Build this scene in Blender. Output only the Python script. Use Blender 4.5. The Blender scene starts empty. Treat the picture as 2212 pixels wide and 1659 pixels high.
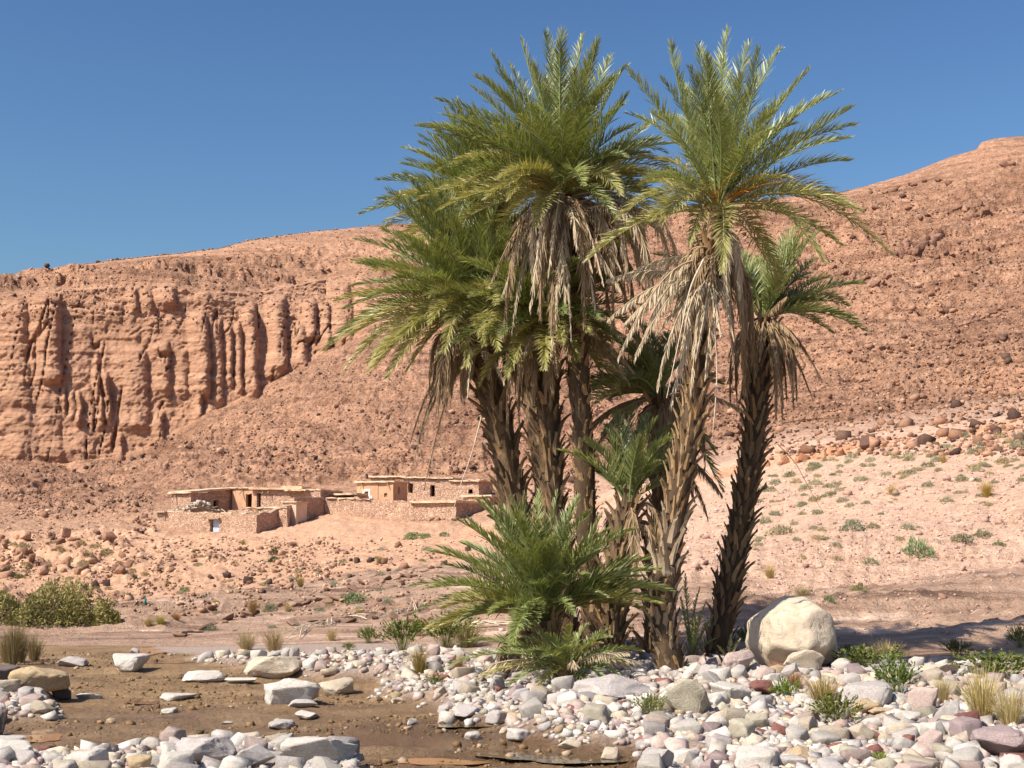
import bpy, bmesh, math, random
import numpy as np
from mathutils import Vector, Matrix, Euler

random.seed(7); rng = np.random.default_rng(7)
scene = bpy.context.scene
COL = scene.collection

# ------------------------------------------------------------------ camera
W, H = 2212.0, 1659.0                 # the photograph's raster, only used to survey positions
FPX = W * 50.0 / 36.0; CX, CY = W / 2, H / 2
HORIZON = 1190.0; EYE = 1.7
PITCH = math.atan((HORIZON - CY) / FPX); CP, SP = math.cos(PITCH), math.sin(PITCH)
cam_d = bpy.data.cameras.new('camera'); cam = bpy.data.objects.new('camera', cam_d); COL.objects.link(cam)
cam_d.lens = 50; cam_d.sensor_width = 36; cam_d.clip_start = 0.1; cam_d.clip_end = 6000
cam.location = (0, 0, EYE); cam.rotation_euler = (math.pi / 2 + PITCH, 0, 0)
scene.camera = cam

# ------------------------------------------------------------------ sky, sun, exposure
SUN_AZ, SUN_EL = math.radians(180 + 54), math.radians(48)      # clockwise from +Y; behind the camera, to the left
world = bpy.data.worlds.new('World'); scene.world = world; world.use_nodes = True
wn = world.node_tree; wn.nodes.clear()
sky = wn.nodes.new('ShaderNodeTexSky'); sky.sky_type = 'NISHITA'; sky.sun_disc = False
sky.sun_elevation = SUN_EL; sky.sun_rotation = SUN_AZ
sky.altitude = 300; sky.air_density = 1.4; sky.dust_density = 2.0; sky.ozone_density = 4.0
bg = wn.nodes.new('ShaderNodeBackground'); bg.inputs['Strength'].default_value = 0.032   # after the gamma below; about 0.08 on the plain sky
wo = wn.nodes.new('ShaderNodeOutputWorld')
gm = wn.nodes.new('ShaderNodeGamma'); gm.inputs[1].default_value = 1.6; wn.links.new(sky.outputs[0], gm.inputs[0]); wn.links.new(gm.outputs[0], bg.inputs[0]); wn.links.new(bg.outputs[0], wo.inputs[0])
sun_d = bpy.data.lights.new('sun', 'SUN'); sun = bpy.data.objects.new('sun', sun_d); COL.objects.link(sun)
sun_d.energy = 5.0; sun_d.angle = math.radians(0.53); sun_d.color = (1.0, 0.92, 0.79)
SD = Vector((math.sin(SUN_AZ) * math.cos(SUN_EL), math.cos(SUN_AZ) * math.cos(SUN_EL), math.sin(SUN_EL)))
sun.rotation_euler = SD.to_track_quat('Z', 'Y').to_euler()
sun.location = SD * 60
vs = scene.view_settings; vs.view_transform = 'Standard'; vs.look = 'None'; vs.exposure = 0.58; vs.gamma = 1; vs.use_curve_mapping = False
scene.render.engine = 'CYCLES'; scene.cycles.max_bounces = 6; scene.cycles.transparent_max_bounces = 4

# ------------------------------------------------------------------ helpers
def tag(o, label=None, cat=None, group=None, kind=None):
    if label: o['label'] = label
    if cat: o['category'] = cat
    if group: o['group'] = group
    if kind: o['kind'] = kind
    return o
def ray(px, py):
    u, v = (px - CX) / FPX, (CY - py) / FPX
    return u, CP - SP * v, SP + CP * v
def V(px, py, Y):                     # world point seen at a surveyed position, Y metres away
    dx, dy, dz = ray(px, py)
    return Vector((dx / dy * Y, Y, EYE + dz / dy * Y))
def empty(name, loc):
    o = bpy.data.objects.new(name, None); COL.objects.link(o); o.location = loc; o.empty_display_size = .2
    return o
def new_mesh(name, verts, faces=None, quads=None, tris=None, smooth=False, attrs=None, cols=None):
    me = bpy.data.meshes.new(name)
    verts = np.asarray(verts, dtype=np.float32)
    if faces is not None:
        me.from_pydata([tuple(v) for v in verts], [], faces)
    else:
        parts, starts, tot, n = [], [], [], 0
        for arr, k in ((quads, 4), (tris, 3)):
            if arr is None or len(arr) == 0: continue
            arr = np.asarray(arr, dtype=np.int32); parts.append(arr.ravel())
            starts.append(n + np.arange(len(arr)) * k); tot.append(np.full(len(arr), k)); n += arr.size
        me.vertices.add(len(verts)); me.vertices.foreach_set('co', verts.ravel())
        loops = np.concatenate(parts); st = np.concatenate(starts).astype(np.int32); tt = np.concatenate(tot).astype(np.int32)
        me.loops.add(len(loops)); me.loops.foreach_set('vertex_index', loops)
        me.polygons.add(len(st)); me.polygons.foreach_set('loop_start', st); me.polygons.foreach_set('loop_total', tt)
        me.update(calc_edges=True)
    if attrs:
        for k, a in attrs.items():
            at = me.attributes.new(k, 'FLOAT', 'POINT'); at.data.foreach_set('value', np.asarray(a, dtype=np.float32).ravel())
    if cols is not None:
        at = me.attributes.new('Col', 'FLOAT_COLOR', 'POINT')
        c = np.ones((len(verts), 4), dtype=np.float32); c[:, :3] = cols; at.data.foreach_set('color', c.ravel())
    if smooth: me.polygons.foreach_set('use_smooth', np.ones(len(me.polygons), dtype=bool))
    me.update()
    return me
def obj(name, me, mat=None, parent=None, loc=None):
    o = bpy.data.objects.new(name, me); COL.objects.link(o)
    if mat is not None and len(me.materials) == 0: me.materials.append(mat)
    if parent is not None: o.parent = parent
    if loc is not None: o.location = loc
    return o

# --- noise
def _h(ix, iy, iz, seed):
    n = (ix.astype(np.uint32) * np.uint32(374761393) + iy.astype(np.uint32) * np.uint32(668265263)
         + iz.astype(np.uint32) * np.uint32(2147483647) + np.uint32((seed * 974711 + 12345) & 0xffffffff))
    n = (n ^ (n >> np.uint32(13))) * np.uint32(1274126177)
    n = (n ^ (n >> np.uint32(16))) * np.uint32(2246822519)
    n = n ^ (n >> np.uint32(15))
    return n.astype(np.float32) / np.float32(4294967295.0)
def vnoise(x, y, z, seed=0):
    x = np.asarray(x, np.float32); y = np.asarray(y, np.float32) + 0 * x; z = np.asarray(z, np.float32) + 0 * x
    fx, fy, fz = np.floor(x), np.floor(y), np.floor(z)
    ix, iy, iz = (fx.astype(np.int64) & 0xffffffff), (fy.astype(np.int64) & 0xffffffff), (fz.astype(np.int64) & 0xffffffff)
    x, y, z = x - fx, y - fy, z - fz
    u, v, w = [t * t * t * (t * (t * 6 - 15) + 10) for t in (x, y, z)]
    r = 0
    for dx in (0, 1):
        for dy in (0, 1):
            for dz in (0, 1):
                r = r + _h((ix + dx) & 0xffffffff, (iy + dy) & 0xffffffff, (iz + dz) & 0xffffffff, seed) * \
                    (u if dx else 1 - u) * (v if dy else 1 - v) * (w if dz else 1 - w)
    return r * 2 - 1
def fbm(x, y, z, octv=4, seed=0, gain=.5):
    a, s, r = 1.0, 1.0, 0
    for i in range(octv):
        r = r + a * vnoise(x * s, y * s, z * s, seed + i * 17); a *= gain; s *= 2.03
    return r
def sst(a, b, x):
    t = np.clip((x - a) / (b - a), 0, 1); return t * t * (3 - 2 * t)

# --- materials
def nmat(name):
    m = bpy.data.materials.new(name); m.use_nodes = True
    nt = m.node_tree; b = nt.nodes['Principled BSDF']; b.inputs['Roughness'].default_value = .85
    b.inputs['Specular IOR Level'].default_value = .25
    return m, nt, b
def nd(nt, t, **kw):
    n = nt.nodes.new(t)
    for k, v in kw.items():
        if k.startswith('i_'): n.inputs[k[2:].replace('_', ' ')].default_value = v
        else: setattr(n, k, v)
    return n
def noise(nt, scale, detail=4, rough=.6, vec=None, mapping=None):
    n = nd(nt, 'ShaderNodeTexNoise', i_Scale=scale, i_Detail=detail, i_Roughness=rough)
    tc = nd(nt, 'ShaderNodeTexCoord')
    src = vec or tc.outputs['Object']
    if mapping:
        mp = nd(nt, 'ShaderNodeMapping'); mp.inputs['Scale'].default_value = mapping[0]; mp.inputs['Rotation'].default_value = mapping[1]
        nt.links.new(src, mp.inputs[0]); src = mp.outputs[0]
    nt.links.new(src, n.inputs['Vector'])
    return n.outputs['Fac']
def ramp(nt, fac, stops, interp='LINEAR'):
    r = nd(nt, 'ShaderNodeValToRGB'); r.color_ramp.interpolation = interp
    e = r.color_ramp.elements
    while len(e) < len(stops): e.new(.5)
    for el, (p, c) in zip(e, stops):
        el.position = p; el.color = (c[0], c[1], c[2], 1) if hasattr(c, '__len__') else (c, c, c, 1)
    nt.links.new(fac, r.inputs[0]); return r.outputs[0]
def mix(nt, fac, a, b, mode='MIX'):
    m = nd(nt, 'ShaderNodeMix', data_type='RGBA', blend_type=mode)
    for s, v in ((m.inputs[0], fac), (m.inputs[6], a), (m.inputs[7], b)):
        if hasattr(v, 'is_output'): nt.links.new(v, s)
        elif hasattr(v, '__len__'): s.default_value = (v[0], v[1], v[2], 1)
        else: s.default_value = v
    return m.outputs[2]
def math_(nt, op, a, b=None):
    m = nd(nt, 'ShaderNodeMath', operation=op)
    for s, v in zip(m.inputs, (a, b)):
        if v is None: continue
        if hasattr(v, 'is_output'): nt.links.new(v, s)
        else: s.default_value = v
    return m.outputs[0]
def bump(nt, b, height, strength, dist):
    n = nd(nt, 'ShaderNodeBump', i_Strength=strength, i_Distance=dist)
    nt.links.new(height, n.inputs['Height']); nt.links.new(n.outputs[0], b.inputs['Normal'])
def attr(nt, name):
    a = nd(nt, 'ShaderNodeAttribute', attribute_name=name); return a
def lk(nt, a, b): nt.links.new(a, b)

def stone_mat(name, use_attr, scale=14, contrast=.5, bumpd=.02):
    m, nt, b = nmat(name)
    if use_attr: c = attr(nt, 'Col').outputs['Color']
    else: c = nd(nt, 'ShaderNodeObjectInfo').outputs['Color']
    n1 = noise(nt, scale, 6, .65); n2 = noise(nt, scale * 6, 3, .7); n3 = noise(nt, scale * .25, 3, .5)
    d = ramp(nt, n1, [(.25, 1 - contrast), (.7, 1.0 + contrast * .3)])
    c = mix(nt, 1.0, c, d, 'MULTIPLY')
    st = ramp(nt, n3, [(.45, 0), (.62, .35)])
    c = mix(nt, st, c, mix(nt, 1.0, c, (.78, .66, .58), 'MULTIPLY'))
    sp = ramp(nt, n2, [(.3, .72), (.5, 1.0)])
    c = mix(nt, .7, c, mix(nt, 1.0, c, sp, 'MULTIPLY'))
    lk(nt, c, b.inputs['Base Color'])
    h = math_(nt, 'ADD', n1, math_(nt, 'MULTIPLY', n2, .35)); bump(nt, b, h, .6, bumpd)
    return m
M = {}
M['stone'] = stone_mat('stone', False)
M['stone_attr'] = stone_mat('stone_scatter', True)
M['hill_rock'] = stone_mat('hill_rock', False, 3, .4, .06)
M['hill_rock_attr'] = stone_mat('hill_rock_scatter', True, 3, .4, .06)

def mk_boulder():
    m, nt, b = nmat('big_boulder')
    n1 = noise(nt, 2.2, 6, .6); n2 = noise(nt, 9, 6, .65); n3 = noise(nt, 40, 3, .6)
    c = ramp(nt, n1, [(.3, (.44, .36, .265)), (.5, (.54, .44, .335)), (.68, (.55, .41, .30))])
    c = mix(nt, .5, c, ramp(nt, n2, [(.3, (.37, .28, .185)), (.6, (.60, .51, .39))]))
    v = nd(nt, 'ShaderNodeTexVoronoi', feature='DISTANCE_TO_EDGE', i_Scale=1.6)
    tc = nd(nt, 'ShaderNodeTexCoord'); nn = nd(nt, 'ShaderNodeTexNoise', i_Scale=3.0, i_Detail=4.0)
    lk(nt, tc.outputs['Object'], nn.inputs['Vector'])
    va = nd(nt, 'ShaderNodeVectorMath', operation='MULTIPLY_ADD'); lk(nt, nn.outputs['Color'], va.inputs[0])
    va.inputs[1].default_value = (.8, .8, .8); lk(nt, tc.outputs['Object'], va.inputs[2]); lk(nt, va.outputs[0], v.inputs['Vector'])
    cr = ramp(nt, v.outputs['Distance'], [(0, 0), (.012, 1)])
    c = mix(nt, .45, c, mix(nt, 1.0, c, ramp(nt, cr, [(0, .55), (1, 1.0)]), 'MULTIPLY'))
    lk(nt, c, b.inputs['Base Color'])
    h = math_(nt, 'ADD', math_(nt, 'ADD', n2, math_(nt, 'MULTIPLY', n3, .25)), math_(nt, 'MULTIPLY', cr, .3)); bump(nt, b, h, .6, .03)
    return m
M['boulder'] = mk_boulder()

def mk_stream():
    m, nt, b = nmat('mud_and_gravel'); b.inputs['Specular IOR Level'].default_value = .4
    g = attr(nt, 'gravel').outputs['Fac']; wet = attr(nt, 'wet').outputs['Fac']
    n1 = noise(nt, 1.3, 6, .65); n2 = noise(nt, 22, 5, .7); n3 = noise(nt, 90, 3, .7)
    mud = ramp(nt, n1, [(.3, (.18, .105, .048)), (.5, (.29, .175, .082)), (.7, (.42, .27, .14))])
    mud = mix(nt, .75, mud, mix(nt, 1.0, mud, ramp(nt, n2, [(.32, .35), (.5, .95), (.68, 1.4)]), 'MULTIPLY'))
    peb = ramp(nt, n3, [(.60, 0), (.66, 1)])
    mud = mix(nt, math_(nt, 'MULTIPLY', peb, .5), mud, (.42, .32, .25))
    gr = ramp(nt, n2, [(.3, (.26, .18, .14)), (.5, (.42, .31, .25)), (.7, (.55, .45, .38))])
    c = mix(nt, g, mud, gr)
    c = mix(nt, wet, c, mix(nt, 1.0, c, (.52, .46, .40), 'MULTIPLY'))
    lk(nt, c, b.inputs['Base Color'])
    lk(nt, ramp(nt, wet, [(0, .85), (1, .22)]), b.inputs['Roughness'])
    h = math_(nt, 'ADD', n2, math_(nt, 'MULTIPLY', n3, .4)); bump(nt, b, h, .9, .06)
    return m
M['stream'] = mk_stream()

def mk_slope():
    m, nt, b = nmat('rock_slope')
    slab = attr(nt, 'slab').outputs['Fac']; right = attr(nt, 'pink').outputs['Fac']; scarp = attr(nt, 'scarp').outputs['Fac']
    n1 = noise(nt, .25, 5, .6); n2 = noise(nt, 2.5, 6, .7); n3 = noise(nt, 14, 4, .7)
    st = noise(nt, 1.0, 6, .65, mapping=((.25, 1.6, 3.0), (0, 0, math.radians(-14))))
    soil_l = ramp(nt, n2, [(.3, (.38, .205, .12)), (.5, (.57, .33, .205)), (.72, (.69, .44, .29))])
    soil_r = ramp(nt, n2, [(.28, (.40, .235, .155)), (.5, (.58, .37, .26)), (.72, (.68, .475, .345))])
    soil = mix(nt, right, soil_l, soil_r)
    soil = mix(nt, .6, soil, mix(nt, 1.0, soil, ramp(nt, n3, [(.34, .45), (.5, .98), (.66, 1.3)]), 'MULTIPLY'))
    sl = ramp(nt, st, [(.34, (.15, .088, .058)), (.45, (.33, .205, .14)), (.58, (.44, .29, .205)), (.68, (.66, .47, .36))])
    sl = mix(nt, .5, sl, mix(nt, 1.0, sl, ramp(nt, n3, [(.3, .6), (.55, 1.1)]), 'MULTIPLY'))
    edge = math_(nt, 'ADD', slab, math_(nt, 'MULTIPLY', math_(nt, 'SUBTRACT', n1, .5), 1.4))
    c = mix(nt, ramp(nt, edge, [(.42, 0), (.6, 1)]), soil, sl)
    c = mix(nt, scarp, c, ramp(nt, n2, [(.3, (.36, .15, .075)), (.7, (.62, .33, .19))]))
    lk(nt, c, b.inputs['Base Color'])
    h = math_(nt, 'ADD', math_(nt, 'MULTIPLY', n2, 1.2), math_(nt, 'MULTIPLY', n3, .5)); bump(nt, b, h, .9, .16)
    return m
M['slope'] = mk_slope()

def mk_mountain():
    m, nt, b = nmat('mountain_rock')
    cl = attr(nt, 'cliff').outputs['Fac']
    n1 = noise(nt, .035, 5, .6); n2 = noise(nt, .5, 8, .72); n3 = noise(nt, 2.6, 5, .7)
    st = noise(nt, .35, 8, .68, mapping=((.12, .12, 2.2), (0, math.radians(4), 0)))
    tal = ramp(nt, n2, [(.28, (.20, .10, .06)), (.45, (.37, .20, .125)), (.6, (.49, .285, .185)), (.75, (.60, .38, .26))])
    tal = mix(nt, .85, tal, mix(nt, 1.0, tal, ramp(nt, n1, [(.32, (.60, .54, .50)), (.5, (.95, .93, .92)), (.68, (1.22, 1.18, 1.14))]), 'MULTIPLY'))
    tal = mix(nt, .6, tal, mix(nt, 1.0, tal, ramp(nt, st, [(.40, (.55, .50, .48)), (.48, (1, 1, 1)), (.62, (1.12, 1.1, 1.08))]), 'MULTIPLY'))
    tal = mix(nt, .7, tal, mix(nt, 1.0, tal, ramp(nt, n3, [(.39, .22), (.49, 1.0), (.7, 1.25)]), 'MULTIPLY'))  # dark end of the noise paints shadows into the gaps between rocks
    ck = ramp(nt, st, [(.3, (.32, .17, .10)), (.5, (.51, .28, .172)), (.7, (.61, .37, .24))])
    ck = mix(nt, .5, ck, mix(nt, 1.0, ck, ramp(nt, n2, [(.3, .62), (.6, 1.1)]), 'MULTIPLY'))
    c = mix(nt, cl, tal, ck)
    veg = ramp(nt, noise(nt, .9, 4, .7), [(.60, 0), (.70, .35)])
    c = mix(nt, math_(nt, 'MULTIPLY', veg, math_(nt, 'SUBTRACT', 1.0, cl)), c, (.40, .32, .17))
    sa_ = attr(nt, 'soil').outputs['Fac']; pk = attr(nt, 'pink').outputs['Fac']
    so = mix(nt, pk, ramp(nt, n3, [(.3, (.34, .18, .105)), (.5, (.54, .31, .195)), (.72, (.66, .42, .28))]), ramp(nt, n3, [(.3, (.40, .235, .155)), (.5, (.56, .35, .245)), (.72, (.66, .455, .33))]))
    c = mix(nt, ramp(nt, math_(nt, 'ADD', sa_, math_(nt, 'MULTIPLY', math_(nt, 'SUBTRACT', n2, .5), .9)), [(.25, 0), (.8, 1)]), c, so)
    lk(nt, c, b.inputs['Base Color'])
    h = math_(nt, 'ADD', math_(nt, 'ADD', n2, math_(nt, 'MULTIPLY', n3, .45)), math_(nt, 'MULTIPLY', st, .5)); bump(nt, b, h, 1.0, .9)
    return m
M['mountain'] = mk_mountain()

def leaf_mat(name, c0, c1, tipc, trans=.25, rough=.42, spec=.5):
    m, nt, b = nmat(name)
    r = attr(nt, 'rnd').outputs['Fac']; t = attr(nt, 'tip').outputs['Fac']
    oi = nd(nt, 'ShaderNodeObjectInfo').outputs['Random']
    f = math_(nt, 'ADD', math_(nt, 'MULTIPLY', r, .55), math_(nt, 'MULTIPLY', oi, .45))
    c = mix(nt, f, c0, c1)
    c = mix(nt, math_(nt, 'MULTIPLY', math_(nt, 'POWER', t, 3.0), .6), c, tipc)
    lk(nt, c, b.inputs['Base Color']); b.inputs['Roughness'].default_value = rough; b.inputs['Specular IOR Level'].default_value = spec
    tr = nd(nt, 'ShaderNodeBsdfTranslucent'); lk(nt, mix(nt, 1.0, c, (1.3, 1.25, .6), 'MULTIPLY'), tr.inputs[0])
    ms = nd(nt, 'ShaderNodeMixShader'); ms.inputs[0].default_value = trans
    lk(nt, b.outputs[0], ms.inputs[1]); lk(nt, tr.outputs[0], ms.inputs[2])
    lk(nt, ms.outputs[0], nt.nodes['Material Output'].inputs[0])
    return m
M['frond'] = leaf_mat('palm_leaf', (.085, .125, .032), (.29, .325, .10), (.50, .46, .25))
M['frond_yellow'] = leaf_mat('palm_leaf_yellowing', (.20, .205, .05), (.42, .38, .13), (.56, .47, .28))
M['frond_dry'] = leaf_mat('palm_leaf_dry', (.32, .235, .14), (.60, .49, .34), (.66, .56, .42), .15, .7, .2)
M['frond_brown'] = leaf_mat('palm_leaf_brown', (.19, .12, .062), (.40, .28, .165), (.44, .33, .21), .15, .7, .2)
M['shrub'] = None
def shrub_mat(name, trans=.2):
    m, nt, b = nmat(name)
    c = nd(nt, 'ShaderNodeObjectInfo').outputs['Color']
    r = attr(nt, 'rnd').outputs['Fac']
    c = mix(nt, 1.0, c, ramp(nt, r, [(0, (.62, .62, .6)), (1, (1.35, 1.3, 1.2))]), 'MULTIPLY')
    lk(nt, c, b.inputs['Base Color']); b.inputs['Roughness'].default_value = .65
    tr = nd(nt, 'ShaderNodeBsdfTranslucent'); lk(nt, c, tr.inputs[0])
    ms = nd(nt, 'ShaderNodeMixShader'); ms.inputs[0].default_value = trans
    lk(nt, b.outputs[0], ms.inputs[1]); lk(nt, tr.outputs[0], ms.inputs[2])
    lk(nt, ms.outputs[0], nt.nodes['Material Output'].inputs[0])
    return m
M['shrub'] = shrub_mat('shrub_leaf')

def wood_mat(name, c0, c1, c2, scale=12):
    m, nt, b = nmat(name)
    oi = nd(nt, 'ShaderNodeObjectInfo').outputs['Random']
    n1 = noise(nt, scale, 6, .7, mapping=((1, 1, .25), (0, 0, 0))); n2 = noise(nt, scale * 6, 3, .6, mapping=((1, 1, .2), (0, 0, 0)))
    f = math_(nt, 'ADD', math_(nt, 'MULTIPLY', n1, .7), math_(nt, 'MULTIPLY', oi, .3))
    c = ramp(nt, f, [(.25, c0), (.5, c1), (.75, c2)])
    c = mix(nt, .5, c, mix(nt, 1.0, c, ramp(nt, n2, [(.3, .6), (.6, 1.15)]), 'MULTIPLY'))
    lk(nt, c, b.inputs['Base Color']); bump(nt, b, math_(nt, 'ADD', n1, n2), .7, .015)
    return m
M['trunk'] = wood_mat('palm_trunk', (.045, .027, .015), (.10, .062, .034), (.20, .13, .075))
M['boot'] = wood_mat('palm_leaf_base', (.17, .095, .042), (.37, .225, .105), (.52, .36, .20), 9)
M['boot_dark'] = wood_mat('palm_leaf_base_dark', (.075, .045, .023), (.19, .12, .063), (.33, .22, .125), 9)
M['boot_pale'] = wood_mat('palm_leaf_base_weathered', (.26, .18, .11), (.40, .29, .185), (.50, .39, .27), 9)
M['fruit'] = wood_mat('date_stalk', (.45, .16, .02), (.60, .24, .03), (.65, .32, .06))
M['twig'] = wood_mat('dry_wood', (.20, .14, .09), (.36, .27, .18), (.52, .43, .33))
M['straw'] = wood_mat('bleached_straw', (.45, .35, .24), (.58, .47, .35), (.68, .58, .46))

def wall_mat(name, stone=True, c=(.50, .29, .185)):
    m, nt, b = nmat(name)
    tc = nd(nt, 'ShaderNodeTexCoord')
    n2 = noise(nt, 1.2, 5, .65); n3 = noise(nt, 12, 4, .7)
    base = ramp(nt, n2, [(.3, tuple(x * .8 for x in c)), (.7, tuple(min(1, x * 1.15) for x in c))])
    if stone:
        v = nd(nt, 'ShaderNodeTexVoronoi', i_Scale=4.2); v2 = nd(nt, 'ShaderNodeTexVoronoi', feature='DISTANCE_TO_EDGE', i_Scale=4.2)
        mp = nd(nt, 'ShaderNodeMapping'); mp.inputs['Scale'].default_value = (1, 1, 1.5)
        lk(nt, tc.outputs['Object'], mp.inputs[0]); lk(nt, mp.outputs[0], v.inputs['Vector']); lk(nt, mp.outputs[0], v2.inputs['Vector'])
        bw = nd(nt, 'ShaderNodeRGBToBW'); lk(nt, v.outputs['Color'], bw.inputs[0])
        base = mix(nt, .8, base, mix(nt, 1.0, base, ramp(nt, bw.outputs[0], [(.15, (.74, .71, .69)), (.5, (1, .98, .97)), (.85, (1.2, 1.2, 1.18))]), 'MULTIPLY'))
        e = ramp(nt, v2.outputs['Distance'], [(0, 0), (.10, 1)])
        base = mix(nt, math_(nt, 'SUBTRACT', 1.0, e), base, tuple(x * .72 for x in c))
        bump(nt, b, math_(nt, 'ADD', e, math_(nt, 'MULTIPLY', n3, .3)), .9, .12)
    else:
        base = mix(nt, .35, base, mix(nt, 1.0, base, ramp(nt, n3, [(.3, .8), (.6, 1.08)]), 'MULTIPLY'))
        bump(nt, b, n3, .4, .03)
    lk(nt, base, b.inputs['Base Color'])
    return m
M['stonewall'] = wall_mat('fieldstone_wall', True, (.60, .385, .27))
M['plaster'] = wall_mat('mud_plaster', False, (.56, .32, .19))
M['plaster_pale'] = wall_mat('mud_plaster_pale', False, (.66, .47, .33))
M['roofmud'] = wall_mat('mud_roof', False, (.58, .42, .28))
M['white'] = wall_mat('whitewash', False, (.80, .74, .64))
def plain(name, c, rough=.7, spec=.3):
    m, nt, b = nmat(name); n = noise(nt, 6, 4, .6)
    lk(nt, ramp(nt, n, [(.3, tuple(x * .75 for x in c)), (.7, tuple(min(1, x * 1.15) for x in c))]), b.inputs['Base Color'])
    b.inputs['Roughness'].default_value = rough; b.inputs['Specular IOR Level'].default_value = spec; return m
M['blue_door'] = plain('blue_door_paint', (.42, .52, .66)); M['teal'] = plain('teal_plastic', (.02, .19, .18), .4)
M['shutter'] = plain('window_board', (.22, .13, .07))
def mk_water():
    m, nt, b = nmat('shallow_water')
    b.inputs['Base Color'].default_value = (.075, .05, .028, 1); b.inputs['Roughness'].default_value = .06
    b.inputs['Specular IOR Level'].default_value = .5; b.inputs['IOR'].default_value = 1.33
    n = noise(nt, 7, 3, .5); bump(nt, b, n, .25, .02); return m
M['water'] = mk_water()
def mk_water2():
    m, nt, b = nmat('silty_water')
    b.inputs['Base Color'].default_value = (.30, .16, .075, 1); b.inputs['Roughness'].default_value = .12
    n = noise(nt, 7, 3, .5); bump(nt, b, n, .15, .02); return m
M['silt'] = mk_water2()

# ------------------------------------------------------------------ terrain
def L(*p):
    p = np.array(p, dtype=float).reshape(-1, 2); return lambda x: np.interp(x, p[:, 0], p[:, 1])
# feature lines: bearing (as surveyed px) -> elevation (surveyed row) and distance Y
LN = {
 2: (L(0,1392, 400,1396, 800,1388, 1200,1402, 1600,1412, 2212,1428), L(0,26, 400,25.5, 800,25, 1200,21.5, 1600,20, 2212,19)),
 3: (L(0,1328, 250,1303, 500,1265, 950,1215, 1400,1180, 1700,1158, 2212,1120), L(0,43, 250,49, 500,56, 950,60, 1400,60, 1700,56, 2212,48)),
 4: (L(0,1205, 300,1190, 600,1180, 950,1168, 1020,1158, 1300,1095, 1680,1002, 2212,922), L(0,105, 300,116, 600,118, 950,115, 1300,114, 1680,110, 2212,100)),
 5: (L(0,1198, 300,1184, 600,1174, 950,1160, 1020,1148, 1300,1080, 1680,978, 2212,903), L(0,108, 300,119, 600,121, 950,117, 1300,116, 1680,111.5, 2212,101.5)),
 6: (L(0,1152, 340,1150, 560,1156, 640,1130, 700,1110, 850,1120, 1000,1142, 1150,1110, 1300,1065, 1680,968, 2212,895), L(0,138, 340,140, 560,138, 640,144, 700,150, 850,145, 1000,140, 1150,138, 1300,136, 1680,130, 2212,122)),
 7: (L(0,1088, 340,1075, 700,1045, 1000,1022, 1400,985, 1700,925, 2212,846), L(0,185, 700,188, 1400,178, 2212,165)),
 8: (L(-300,1030, 0,1008, 150,1000, 270,982, 450,895, 560,838, 700,770, 800,715, 1100,650, 1700,575, 2212,560), L(-300,262, 0,268, 450,280, 800,300, 1200,300, 1700,280, 2212,250)),
 9: (L(-300,650, 0,640, 130,630, 260,620, 380,616, 420,634, 560,632, 700,606, 800,580, 1100,545, 1700,480, 2212,430), L(-300,274, 0,281, 450,292, 800,322, 1200,330, 1700,310, 2212,290)),
 10: (L(-300,660, 0,608, 60,592, 150,577, 400,546, 470,539, 545,520, 700,500, 800,489, 1100,470, 1500,448, 1700,427, 1830,414, 1950,380, 2050,340, 2110,322, 2120,308, 2150,298, 2212,293, 2600,262), L(-300,330, 0,332, 450,340, 800,365, 1700,360, 2212,350)),
}
ROWS = [(0,12), (1,104), (2,84), (3,86), (4,10), (5,30), (6,70), (7,150), (8,175), (9,115), (10,3), (11,2)]
px_in = np.linspace(-50, 2262, 790)
left = -50 - np.cumsum(np.geomspace(3.5, 190, 52)); right = 2262 + np.cumsum(np.geomspace(3.5, 190, 52))
pxc = np.concatenate([left[::-1], px_in, right]); A = (pxc - CX) / FPX / (CP - SP * (CY - HORIZON) / FPX)
NC = len(A)
def line_at(k):
    f, g = LN[k]; px = CX + A * FPX
    for _ in range(4):
        py = f(px); px = CX + A * FPX * (CP - SP * (CY - py) / FPX)
    py = f(px); Y = g(px)
    v = (CY - py) / FPX
    return Y, EYE + (SP + CP * v) / (CP - SP * v) * Y, px
KN = {}
KN[0] = (np.full(NC, 2.0), np.full(NC, -.02)); KN[1] = (np.full(NC, 8.0), np.zeros(NC))
for k in LN: Y_, Z_, _ = line_at(k); KN[k] = (Y_, Z_)
KN[11] = (KN[10][0] + 60, KN[10][1] - 12); KN[12] = (KN[10][0] + 700, KN[10][1] * 0 - 5); 
KN[13] = (KN[10][0] + 2500, KN[10][1] * 0 - 40)
Ys, Zs, seg, tt = [], [], [], []
for k, n in ROWS:
    for i in range(n):
        t = i / n
        y0, z0 = KN[k]; y1, z1 = KN[k + 1]
        if k == 1: w = ((8.0 * (3.1 ** t) - 8.0) / (8.0 * 2.1))
        else: w = t
        Ys.append(y0 + (y1 - y0) * w); Zs.append(z0 + (z1 - z0) * w); seg.append(k); tt.append(t)
Ys.append(KN[12][0]); Zs.append(KN[12][1]); seg.append(12); tt.append(0)
Yg = np.array(Ys); Zg = np.array(Zs); seg = np.array(seg); tt = np.array(tt)
NR = len(seg)
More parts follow.
